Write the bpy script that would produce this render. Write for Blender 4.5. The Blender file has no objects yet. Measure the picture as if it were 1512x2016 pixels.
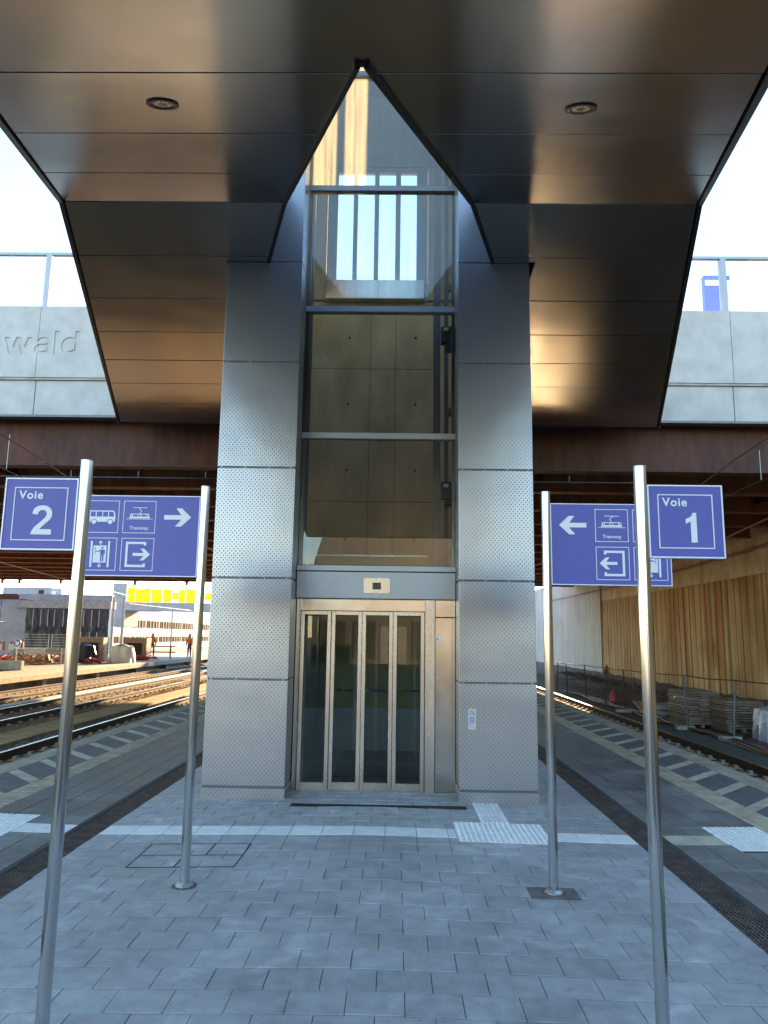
import bpy, math, random
from mathutils import Vector, Matrix
random.seed(7)
S = bpy.context.scene
R = math.radians

# ---------------------------------------------------------------- camera
cd = bpy.data.cameras.new("camera")
cam = bpy.data.objects.new("camera", cd)
S.collection.objects.link(cam)
right = Vector((0.99979, 0.01469, 0.01428))
down = Vector((0.01169, 0.16376, -0.98643))
fwd = Vector((-0.01683, 0.98639, 0.16356))
m = Matrix((right, -down, -fwd)).transposed().to_4x4()
m.translation = Vector((0, 0, 1.7))
cam.matrix_world = m
cd.sensor_fit = 'VERTICAL'
cd.sensor_height = 24.0
cd.lens = 1477 / 2016 * 24.0
cd.clip_start = 0.05
cd.clip_end = 3000
S.camera = cam
S.render.resolution_x = 768
S.render.resolution_y = 1024

# ---------------------------------------------------------------- sky, sun, exposure
SUN_EL, SUN_AZ = 12.6, 10.6
w = bpy.data.worlds.new("World")
S.world = w
w.use_nodes = True
wn = w.node_tree.nodes
wl = w.node_tree.links
sky = wn.new('ShaderNodeTexSky')
sky.sky_type = 'NISHITA'
sky.sun_disc = False
sky.sun_elevation = R(SUN_EL)
sky.sun_rotation = R(SUN_AZ)
sky.air_density = 1.0
sky.dust_density = 0.0
sky.ozone_density = 1.5
wl.new(sky.outputs[0], wn['Background'].inputs[0])
wn['Background'].inputs[1].default_value = 0.15
sd = bpy.data.lights.new("sun", 'SUN')
sd.energy = 5.0
sd.angle = R(0.5)
sd.color = (1.0, 0.67, 0.34)
sun = bpy.data.objects.new("sun", sd)
S.collection.objects.link(sun)
ldir = -Vector((math.sin(R(SUN_AZ)) * math.cos(R(SUN_EL)), math.cos(R(SUN_AZ)) * math.cos(R(SUN_EL)), math.sin(R(SUN_EL))))
sun.rotation_euler = ldir.to_track_quat('-Z', 'Y').to_euler()
sun.location = (20, 80, 40)
S.view_settings.view_transform = 'Standard'
S.view_settings.look = 'None'
S.view_settings.gamma = 1
S.view_settings.exposure = 2.35
S.cycles.max_bounces = 8
S.cycles.transparent_max_bounces = 16

# ---------------------------------------------------------------- materials
def newmat(name):
    mt = bpy.data.materials.new(name)
    mt.use_nodes = True
    nt = mt.node_tree
    return mt, nt, nt.nodes['Principled BSDF'], nt.nodes['Material Output']

def mat(name, col, rough=0.6, metal=0.0, var=0.0, scale=3.0, stretch=(1, 1, 1), bump=0.0, bscale=40.0, rvar=0.0, col2=None, island=0.0, spec=None):
    mt, nt, b, out = newmat(name)
    N, L = nt.nodes, nt.links
    b.inputs['Base Color'].default_value = (*col, 1)
    b.inputs['Roughness'].default_value = rough
    b.inputs['Metallic'].default_value = metal
    if spec is not None:
        b.inputs['Specular IOR Level'].default_value = spec
    tc = N.new('ShaderNodeTexCoord')
    mp = N.new('ShaderNodeMapping')
    mp.inputs['Scale'].default_value = stretch
    L.new(tc.outputs['Object'], mp.inputs['Vector'])
    cur = None
    if var > 0 or col2 is not None:
        n = N.new('ShaderNodeTexNoise')
        n.inputs['Scale'].default_value = scale
        n.inputs['Detail'].default_value = 6
        n.inputs['Roughness'].default_value = 0.6
        L.new(mp.outputs[0], n.inputs['Vector'])
        r = N.new('ShaderNodeValToRGB')
        r.color_ramp.elements[0].position = 0.32
        r.color_ramp.elements[1].position = 0.68
        c2 = col2 if col2 is not None else tuple(c * (1 - var) for c in col)
        c1 = tuple(min(1, c * (1 + var * 0.6)) for c in col)
        r.color_ramp.elements[0].color = (*c2, 1)
        r.color_ramp.elements[1].color = (*c1, 1)
        L.new(n.outputs[0], r.inputs[0])
        cur = r.outputs[0]
        if rvar > 0:
            mr = N.new('ShaderNodeMapRange')
            mr.inputs[3].default_value = max(0.02, rough - rvar)
            mr.inputs[4].default_value = min(1, rough + rvar)
            L.new(n.outputs[0], mr.inputs[0])
            L.new(mr.outputs[0], b.inputs['Roughness'])
    if island > 0:
        g = N.new('ShaderNodeNewGeometry')
        mr = N.new('ShaderNodeMapRange')
        mr.inputs[3].default_value = 1 - island
        mr.inputs[4].default_value = 1 + island
        L.new(g.outputs['Random Per Island'], mr.inputs[0])
        mx = N.new('ShaderNodeVectorMath')
        mx.operation = 'SCALE'
        if cur is None:
            mx.inputs[0].default_value = col
        else:
            L.new(cur, mx.inputs[0])
        L.new(mr.outputs[0], mx.inputs['Scale'])
        cur = mx.outputs[0]
    if cur is not None:
        L.new(cur, b.inputs['Base Color'])
    if bump > 0:
        n2 = N.new('ShaderNodeTexNoise')
        n2.inputs['Scale'].default_value = bscale
        n2.inputs['Detail'].default_value = 5
        L.new(mp.outputs[0], n2.inputs['Vector'])
        bp = N.new('ShaderNodeBump')
        bp.inputs['Strength'].default_value = bump
        bp.inputs['Distance'].default_value = 0.01
        L.new(n2.outputs[0], bp.inputs['Height'])
        L.new(bp.outputs[0], b.inputs['Normal'])
    return mt

def glassmat(name, tint=(0.85, 0.9, 0.88), dirt=0.08, rough=0.0, streak=(14, 14, 1.2), dcol=(0.85, 0.83, 0.78)):
    mt, nt, b, out = newmat(name)
    N, L = nt.nodes, nt.links
    N.remove(b)
    tr = N.new('ShaderNodeBsdfTransparent'); tr.inputs[0].default_value = (*tint, 1)
    gl = N.new('ShaderNodeBsdfGlossy'); gl.inputs['Roughness'].default_value = rough
    fr = N.new('ShaderNodeFresnel'); fr.inputs[0].default_value = 1.5
    mx = N.new('ShaderNodeMixShader')
    L.new(fr.outputs[0], mx.inputs[0]); L.new(tr.outputs[0], mx.inputs[1]); L.new(gl.outputs[0], mx.inputs[2])
    tl = N.new('ShaderNodeBsdfTranslucent'); tl.inputs[0].default_value = (*dcol, 1)
    tc = N.new('ShaderNodeTexCoord'); mp = N.new('ShaderNodeMapping'); mp.inputs['Scale'].default_value = streak
    n = N.new('ShaderNodeTexNoise'); n.inputs['Scale'].default_value = 3; n.inputs['Detail'].default_value = 8
    L.new(tc.outputs['Object'], mp.inputs[0]); L.new(mp.outputs[0], n.inputs[0])
    mr = N.new('ShaderNodeMapRange'); mr.inputs[1].default_value = 0.3; mr.inputs[2].default_value = 0.75
    mr.inputs[3].default_value = dirt * 0.55; mr.inputs[4].default_value = dirt * 1.6
    L.new(n.outputs[0], mr.inputs[0])
    m2 = N.new('ShaderNodeMixShader')
    L.new(mr.outputs[0], m2.inputs[0]); L.new(mx.outputs[0], m2.inputs[1]); L.new(tl.outputs[0], m2.inputs[2])
    L.new(m2.outputs[0], out.inputs[0])
    return mt

def perforated(name):
    """powder coated sheet with a staggered lattice of round holes"""
    mt, nt, b, out = newmat(name)
    N, L = nt.nodes, nt.links
    tc = N.new('ShaderNodeTexCoord'); sp = N.new('ShaderNodeSeparateXYZ')
    L.new(tc.outputs['Object'], sp.inputs[0])
    def M(op, a, bb=None, c=None):
        n = N.new('ShaderNodeMath'); n.operation = op
        for i, v in enumerate((a, bb, c)):
            if v is None: continue
            if isinstance(v, (int, float)): n.inputs[i].default_value = v
            else: L.new(v, n.inputs[i])
        return n.outputs[0]
    # side faces use y in place of x (they are perpendicular)
    hx = M('ADD', sp.outputs[0], sp.outputs[1])
    P, Q = 0.045, 0.050
    def lattice(ox, oz):
        fx = M('SUBTRACT', M('FRACT', M('DIVIDE', M('ADD', hx, ox + 50), P)), 0.5)
        fz = M('SUBTRACT', M('FRACT', M('DIVIDE', M('ADD', sp.outputs[2], oz + 50), Q)), 0.5)
        d = M('SQRT', M('ADD', M('MULTIPLY', M('MULTIPLY', fx, fx), P * P), M('MULTIPLY', M('MULTIPLY', fz, fz), Q * Q)))
        return d
    d = M('MINIMUM', lattice(0, 0), lattice(P / 2, Q / 2))
    hole = N.new('ShaderNodeMapRange')
    hole.inputs[1].default_value = 0.0045; hole.inputs[2].default_value = 0.0068
    hole.inputs[3].default_value = 1; hole.inputs[4].default_value = 0
    L.new(d, hole.inputs[0])
    mix = N.new('ShaderNodeMix'); mix.data_type = 'RGBA'
    mix.inputs['A'].default_value = (0.35, 0.35, 0.36, 1); mix.inputs['B'].default_value = (0.20, 0.20, 0.21, 1)
    L.new(hole.outputs[0], mix.inputs['Factor'])
    L.new(mix.outputs['Result'], b.inputs['Base Color'])
    b.inputs['Metallic'].default_value = 0.75
    rr = M('ADD', M('MULTIPLY', hole.outputs[0], 0.4), 0.31)
    L.new(rr, b.inputs['Roughness'])
    n2 = N.new('ShaderNodeTexNoise'); n2.inputs['Scale'].default_value = 1.7; n2.inputs['Detail'].default_value = 1
    L.new(tc.outputs['Object'], n2.inputs[0])
    h = M('SUBTRACT', M('MULTIPLY', n2.outputs[0], 0.009), M('MULTIPLY', hole.outputs[0], 0.003))
    bp = N.new('ShaderNodeBump'); bp.inputs['Strength'].default_value = 1; bp.inputs['Distance'].default_value = 1.0
    L.new(h, bp.inputs['Height']); L.new(bp.outputs[0], b.inputs['Normal'])
    return mt

def soffitmat(name):
    mt, nt, b, out = newmat(name)
    N, L = nt.nodes, nt.links
    b.inputs['Base Color'].default_value = (0.365, 0.365, 0.37, 1)
    b.inputs['Metallic'].default_value = 1.0
    tc = N.new('ShaderNodeTexCoord')
    n = N.new('ShaderNodeTexNoise'); n.inputs['Scale'].default_value = 0.8; n.inputs['Detail'].default_value = 1.0
    L.new(tc.outputs['Object'], n.inputs[0])
    n3 = N.new('ShaderNodeTexNoise'); n3.inputs['Scale'].default_value = 260; n3.inputs['Detail'].default_value = 2
    L.new(tc.outputs['Object'], n3.inputs[0])
    ad = N.new('ShaderNodeMath'); ad.operation = 'MULTIPLY_ADD'; ad.inputs[1].default_value = 0.012
    ml = N.new('ShaderNodeMath'); ml.operation = 'MULTIPLY'; ml.inputs[1].default_value = 0.00006
    L.new(n3.outputs[0], ml.inputs[0]); L.new(n.outputs[0], ad.inputs[0]); L.new(ml.outputs[0], ad.inputs[2])
    bp = N.new('ShaderNodeBump'); bp.inputs['Distance'].default_value = 1.0; bp.inputs['Strength'].default_value = 1
    L.new(ad.outputs[0], bp.inputs['Height']); L.new(bp.outputs[0], b.inputs['Normal'])
    n4 = N.new('ShaderNodeTexNoise'); n4.inputs['Scale'].default_value = 2.5; n4.inputs['Detail'].default_value = 6
    L.new(tc.outputs['Object'], n4.inputs[0])
    mr = N.new('ShaderNodeMapRange'); mr.inputs[3].default_value = 0.16; mr.inputs[4].default_value = 0.24
    L.new(n4.outputs[0], mr.inputs[0]); L.new(mr.outputs[0], b.inputs['Roughness'])
    return mt

def ballastmat(name, c1, c2, c3, scale=22, strength=0.9, dist=0.05):
    mt, nt, b, out = newmat(name)
    N, L = nt.nodes, nt.links
    tc = N.new('ShaderNodeTexCoord')
    v = N.new('ShaderNodeTexVoronoi'); v.inputs['Scale'].default_value = scale
    L.new(tc.outputs['Object'], v.inputs[0])
    r = N.new('ShaderNodeValToRGB')
    r.color_ramp.elements[0].color = (*c1, 1); r.color_ramp.elements[1].color = (*c3, 1)
    e = r.color_ramp.elements.new(0.5); e.color = (*c2, 1)
    s = N.new('ShaderNodeSeparateColor'); L.new(v.outputs['Color'], s.inputs[0]); L.new(s.outputs[0], r.inputs[0])
    n = N.new('ShaderNodeTexNoise'); n.inputs['Scale'].default_value = 1.3; n.inputs['Detail'].default_value = 5
    L.new(tc.outputs['Object'], n.inputs[0])
    mr = N.new('ShaderNodeMapRange'); mr.inputs[3].default_value = 0.6; mr.inputs[4].default_value = 1.35
    L.new(n.outputs[0], mr.inputs[0])
    sc = N.new('ShaderNodeVectorMath'); sc.operation = 'SCALE'
    L.new(r.outputs[0], sc.inputs[0]); L.new(mr.outputs[0], sc.inputs['Scale'])
    L.new(sc.outputs[0], b.inputs['Base Color'])
    b.inputs['Roughness'].default_value = 0.85
    bp = N.new('ShaderNodeBump'); bp.inputs['Strength'].default_value = strength; bp.inputs['Distance'].default_value = dist
    bp.invert = True
    L.new(v.outputs['Distance'], bp.inputs['Height']); L.new(bp.outputs[0], b.inputs['Normal'])
    return mt

def wallstain(name, base, stain, dark, amount):
    """vertical streaks of rust and dirt on ribbed concrete"""
    mt, nt, b, out = newmat(name)
    N, L = nt.nodes, nt.links
    tc = N.new('ShaderNodeTexCoord')
    def noise(sc, st, det=5):
        mp = N.new('ShaderNodeMapping'); mp.inputs['Scale'].default_value = st
        n = N.new('ShaderNodeTexNoise'); n.inputs['Scale'].default_value = sc; n.inputs['Detail'].default_value = det
        L.new(tc.outputs['Object'], mp.inputs[0]); L.new(mp.outputs[0], n.inputs[0])
        return n.outputs[0]
    def ramp(src, a, bb):
        mr = N.new('ShaderNodeMapRange'); mr.inputs[1].default_value = a; mr.inputs[2].default_value = bb
        L.new(src, mr.inputs[0]); return mr.outputs[0]
    def mix(f, a, bb):
        mx = N.new('ShaderNodeMix'); mx.data_type = 'RGBA'
        L.new(f, mx.inputs['Factor'])
        for k, v in (('A', a), ('B', bb)):
            if isinstance(v, tuple): mx.inputs[k].default_value = (*v, 1)
            else: L.new(v, mx.inputs[k])
        return mx.outputs['Result']
    c = mix(ramp(noise(1.0, (1, 7, 0.15)), 0.3, 0.7), base, tuple(x * 0.72 for x in base))
    c = mix(ramp(noise(1.0, (1, 1.6, 0.05), 6), 0.62 - amount, 0.75 - amount * 0.5), c, stain)
    c = mix(ramp(noise(1.7, (1, 3.0, 0.08), 6), 0.50, 0.68), c, dark)
    c = mix(ramp(noise(0.5, (1, 0.9, 0.9), 6), 0.50, 0.72), c, tuple(0.5 * (p + q) for p, q in zip(dark, stain)))
    L.new(c, b.inputs['Base Color'])
    b.inputs['Roughness'].default_value = 0.85
    bp = N.new('ShaderNodeBump'); bp.inputs['Strength'].default_value = 0.6; bp.inputs['Distance'].default_value = 0.02
    L.new(noise(1.0, (4, 30, 1.0), 4), bp.inputs['Height']); L.new(bp.outputs[0], b.inputs['Normal'])
    return mt

M = {}
M['soffit'] = soffitmat('soffit_metal')
M['darkmetal'] = mat('dark_trim', (0.045, 0.047, 0.055), 0.42, 0.6, var=0.2, scale=4)
M['core'] = mat('black_core', (0.01, 0.01, 0.012), 0.9)
M['perf'] = perforated('perforated_sheet')
M['greymetal'] = mat('grey_coated_metal', (0.34, 0.355, 0.38), 0.42, 0.6, var=0.06, scale=2, rvar=0.04)
M['framemetal'] = mat('dark_grey_frame', (0.13, 0.135, 0.15), 0.45, 0.5, var=0.1, scale=5)
M['steel'] = mat('brushed_stainless', (0.50, 0.465, 0.42), 0.27, 1.0, var=0.08, scale=5, stretch=(1, 1, 0.3), bump=0.02, bscale=60, rvar=0.07)
M['steel2'] = mat('sheet_stainless', (0.50, 0.47, 0.425), 0.20, 1.0, var=0.14, scale=2.2, rvar=0.06)
M['pole'] = mat('pole_stainless', (0.62, 0.61, 0.60), 0.13, 1.0, var=0.08, scale=14, stretch=(1, 1, 0.15), bump=0.01, bscale=120, rvar=0.05)
M['galv'] = mat('galvanised', (0.5, 0.52, 0.54), 0.45, 0.8, var=0.25, scale=25)
M['glass'] = glassmat('shaft_glass', tint=(0.97, 0.98, 0.96), dirt=0.018)
M['topglass'] = glassmat('dusty_upper_glass', tint=(0.9, 0.93, 0.93), dirt=0.105, streak=(7, 7, 0.35), dcol=(0.80, 0.72, 0.50))
M['doorglass'] = glassmat('door_glass', tint=(0.90, 0.94, 0.93), dirt=0.03)
M['greenglass'] = glassmat('green_glass', tint=(0.55, 0.75, 0.68), dirt=0.12)
M['barglass'] = glassmat('barrier_glass', tint=(0.95, 0.97, 0.98), dirt=0.008)
M['conc'] = mat('pale_precast_concrete', (0.50, 0.50, 0.49), 0.8, var=0.16, scale=2.2, bump=0.15, bscale=60)
M['concin'] = mat('shaft_concrete', (0.58, 0.48, 0.32), 0.8, var=0.25, scale=2.0, stretch=(1, 1, 0.5), bump=0.2, bscale=30)
M['conc2'] = mat('weathered_concrete', (0.40, 0.38, 0.34), 0.85, var=0.3, scale=3, bump=0.2, bscale=30)
M['concwall'] = mat('grey_abutment_concrete', (0.36, 0.37, 0.385), 0.85, var=0.2, scale=0.8, bump=0.1, bscale=20)
M['corten2'] = mat('rust_brown_girder', (0.30, 0.105, 0.045), 0.7, 0.0, var=0.4, scale=4, stretch=(1, 1, 0.25))  # lighter copy: glow from the sunlit ground below put into the colour
M['corten'] = mat('rust_brown_steel', (0.085, 0.028, 0.017), 0.7, 0.0, var=0.45, scale=6, stretch=(1, 1, 0.25), bump=0.1, bscale=40)  # darker copy: shade on the first girder put into the colour
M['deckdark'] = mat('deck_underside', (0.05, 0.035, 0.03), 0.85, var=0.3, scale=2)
M['paver'] = mat('blue_grey_paver', (0.34, 0.36, 0.39), 0.62, var=0.13, scale=7, bump=0.35, bscale=220, rvar=0.12, island=0.10)
M['paver2'] = mat('slate_grey_paver', (0.20, 0.21, 0.22), 0.58, var=0.25, scale=1.6, bump=0.35, bscale=220, rvar=0.12, island=0.10)
def pavermat(name, col, stain, island, rough):
    mt, nt, b, out = newmat(name)
    N, L = nt.nodes, nt.links
    tc = N.new('ShaderNodeTexCoord')
    def noise(sc, det=5, dist=0.0):
        n = N.new('ShaderNodeTexNoise'); n.inputs['Scale'].default_value = sc; n.inputs['Detail'].default_value = det
        n.inputs['Distortion'].default_value = dist
        L.new(tc.outputs['Object'], n.inputs[0]); return n.outputs[0]
    def mr(src, a, bb, c, d):
        m_ = N.new('ShaderNodeMapRange'); m_.inputs[1].default_value = a; m_.inputs[2].default_value = bb
        m_.inputs[3].default_value = c; m_.inputs[4].default_value = d
        L.new(src, m_.inputs[0]); return m_.outputs[0]
    def mul(a, bb):
        m_ = N.new('ShaderNodeMath'); m_.operation = 'MULTIPLY'; L.new(a, m_.inputs[0]); L.new(bb, m_.inputs[1]); return m_.outputs[0]
    g = N.new('ShaderNodeNewGeometry')
    f = mr(g.outputs['Random Per Island'], 0, 1, 1 - island, 1 + island)
    f = mul(f, mr(noise(9, 6), 0.3, 0.7, 0.84, 1.14))
    f = mul(f, mr(noise(140, 3), 0.3, 0.7, 0.88, 1.12))
    f = mul(f, mr(noise(0.9, 6, 0.6), 0.42, 0.60, 1.0 - stain, 1.06))
    f = mul(f, mr(noise(26, 4), 0.68, 0.76, 1.0, 0.72))
    f = mul(f, mr(noise(2.2, 8, 1.5), 0.56, 0.66, 1.0, 1.22))
    v = N.new('ShaderNodeTexVoronoi'); v.inputs['Scale'].default_value = 2.6; L.new(tc.outputs['Object'], v.inputs[0])
    f = mul(f, mr(v.outputs['Distance'], 0.022, 0.035, 0.62, 1.0))
    sc = N.new('ShaderNodeVectorMath'); sc.operation = 'SCALE'; sc.inputs[0].default_value = col
    L.new(f, sc.inputs['Scale']); L.new(sc.outputs[0], b.inputs['Base Color'])
    L.new(mr(noise(0.9, 6, 0.6), 0.4, 0.6, rough - 0.14, rough + 0.06), b.inputs['Roughness'])
    bp = N.new('ShaderNodeBump'); bp.inputs['Strength'].default_value = 0.35; bp.inputs['Distance'].default_value = 0.004
    L.new(noise(190, 4), bp.inputs['Height']); L.new(bp.outputs[0], b.inputs['Normal'])
    return mt
M['paver'] = pavermat('blue_grey_paver_weathered', (0.37, 0.37, 0.365), 0.12, 0.07, 0.66)
M['paver2'] = pavermat('slate_paver_weathered', (0.19, 0.19, 0.18), 0.34, 0.07, 0.58)
M['joint'] = mat('joint_sand', (0.06, 0.057, 0.053), 0.95, var=0.3, scale=30)
M['white'] = mat('white_tile', (0.78, 0.78, 0.74), 0.6, var=0.12, scale=14, bump=0.2, bscale=150, island=0.05)
M['cream'] = mat('cream_tactile_tile', (0.50, 0.45, 0.33), 0.7, var=0.3, scale=5, bump=0.2, bscale=150, island=0.08)
M['darkpaver'] = mat('dark_slate_tile', (0.13, 0.13, 0.135), 0.6, var=0.35, scale=9, bump=0.3, bscale=200, island=0.1)
M['coping'] = mat('edge_coping', (0.36, 0.325, 0.25), 0.7, var=0.3, scale=2.5, bump=0.2, bscale=120, island=0.06)
M['rust'] = mat('rusty_grate', (0.14, 0.105, 0.085), 0.65, 0.35, var=0.5, scale=9, bump=0.2, bscale=90, col2=(0.06, 0.05, 0.048))
M['grate'] = mat('black_grate', (0.03, 0.03, 0.034), 0.55, 0.5)
M['rubber'] = mat('dark_channel_edge', (0.05, 0.048, 0.047), 0.8, var=0.3, scale=8)
M['stain'] = mat('rust_stain_ring', (0.16, 0.085, 0.04), 0.8, var=0.5, scale=30, col2=(0.12, 0.11, 0.10))
M['blue'] = mat('sign_blue', (0.085, 0.085, 0.40), 0.42, var=0.06, scale=6)
M['signwhite'] = mat('sign_white', (0.80, 0.82, 0.84), 0.5)
M['signframe'] = mat('sign_frame', (0.72, 0.72, 0.80), 0.4, 0.2)
M['railtop'] = mat('polished_rail', (0.55, 0.53, 0.50), 0.20, 1.0, var=0.1, scale=3)
M['railside'] = mat('rusty_rail_side', (0.06, 0.032, 0.02), 0.75, var=0.4, scale=8)
M['sleeper'] = mat('sleeper_concrete', (0.42, 0.30, 0.17), 0.85, var=0.3, scale=6, bump=0.2, bscale=40)
M['ballast'] = ballastmat('ballast', (0.07, 0.045, 0.03), (0.20, 0.115, 0.06), (0.36, 0.21, 0.11))
M['stone'] = mat('ballast_stone', (0.115, 0.10, 0.092), 0.85, island=0.55, var=0.2, scale=20)
M['stonebrown'] = mat('ballast_stone_brown', (0.26, 0.14, 0.075), 0.85, island=0.55, var=0.2, scale=20)
M['walk'] = mat('cable_duct_lid', (0.40, 0.25, 0.10), 0.8, var=0.3, scale=2.5, bump=0.2, bscale=40)
M['dirt'] = ballastmat('brown_dirt', (0.08, 0.055, 0.035), (0.13, 0.09, 0.06), (0.20, 0.145, 0.095), scale=9, strength=0.7, dist=0.06)
M['gravel'] = ballastmat('green_grey_gravel', (0.06, 0.068, 0.055), (0.10, 0.105, 0.09), (0.15, 0.15, 0.13), scale=60, strength=0.4, dist=0.01)
M['ground'] = mat('far_ground', (0.22, 0.19, 0.14), 0.95, var=0.35, scale=0.2, bump=0.3, bscale=4)
M['ribrust'] = wallstain('rust_stained_ribs', (0.58, 0.41, 0.21), (0.42, 0.18, 0.04), (0.17, 0.115, 0.065), 0.16)
M['ribpale'] = wallstain('pale_ribs', (0.66, 0.66, 0.65), (0.50, 0.48, 0.44), (0.42, 0.41, 0.39), 0.0)
M['band'] = mat('wall_band_concrete', (0.56, 0.45, 0.29), 0.85, var=0.35, scale=1.5, bump=0.2, bscale=30)
M['cable'] = mat('red_brown_cable', (0.24, 0.085, 0.05), 0.55, var=0.3, scale=3)
M['wood'] = mat('weathered_wood', (0.24, 0.18, 0.125), 0.85, var=0.5, scale=6, stretch=(1, 1, 6), island=0.3)
M['woodnew'] = mat('sun_bleached_wood', (0.42, 0.24, 0.12), 0.8, var=0.3, scale=6, island=0.25)
M['plastic'] = mat('clear_wrap', (0.42, 0.42, 0.47), 0.18, 0.0, var=0.3, scale=9, bump=0.9, bscale=9)
M['black'] = mat('display_black', (0.01, 0.01, 0.012), 0.25)
M['olive'] = mat('olive_cab_wall', (0.34, 0.31, 0.03), 0.5, var=0.1, scale=3)
M['teal'] = mat('dark_cab_lower', (0.17, 0.25, 0.27), 0.5)
M['cabmetal'] = mat('cab_metal', (0.30, 0.30, 0.28), 0.45, 0.6)
M['blackplastic'] = mat('black_tarpaulin', (0.035, 0.04, 0.055), 0.42, var=0.3, scale=5, bump=1.0, bscale=1.6)
M['orange'] = mat('hi_vis_orange', (0.85, 0.16, 0.03), 0.7)
M['skin'] = mat('skin', (0.5, 0.3, 0.2), 0.6)
M['trousers'] = mat('work_trousers', (0.10, 0.10, 0.14), 0.8)
M['redpaint'] = mat('red_paint', (0.50, 0.05, 0.05), 0.5, var=0.2, scale=6)
M['whitepaint'] = mat('white_paint', (0.75, 0.74, 0.72), 0.5, var=0.08, scale=4)
M['yellow'] = mat('yellow_sheet', (0.85, 0.62, 0.0), 0.55, var=0.15, scale=2)
M['brownwin'] = mat('brown_window', (0.10, 0.05, 0.025), 0.95, var=0.2, scale=0.5, spec=0.05)
M['facade'] = mat('white_facade', (0.66, 0.60, 0.50), 0.9, var=0.06, scale=0.5)
M['totemblue'] = mat('totem_blue', (0.02, 0.09, 0.55), 0.4)
M['green'] = mat('green_sheet', (0.05, 0.16, 0.08), 0.7, var=0.3, scale=5)
M['brownboard'] = mat('brown_board', (0.30, 0.21, 0.16), 0.7, var=0.2, scale=3)
mt, nt, b_p, o_p = newmat('yellow_translucent_sheet')
tl_ = nt.nodes.new('ShaderNodeBsdfTranslucent'); tl_.inputs[0].default_value = (0.95, 0.75, 0.02, 1)
b_p.inputs['Base Color'].default_value = (0.9, 0.68, 0.01, 1); b_p.inputs['Roughness'].default_value = 0.7
mxs = nt.nodes.new('ShaderNodeMixShader'); mxs.inputs[0].default_value = 0.55
nt.links.new(b_p.outputs[0], mxs.inputs[1]); nt.links.new(tl_.outputs[0], mxs.inputs[2]); nt.links.new(mxs.outputs[0], o_p.inputs[0])
M['yellow'] = mt
M['leaf'] = mat('leaf', (0.05, 0.07, 0.03), 0.8, var=0.4, scale=2)

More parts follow.
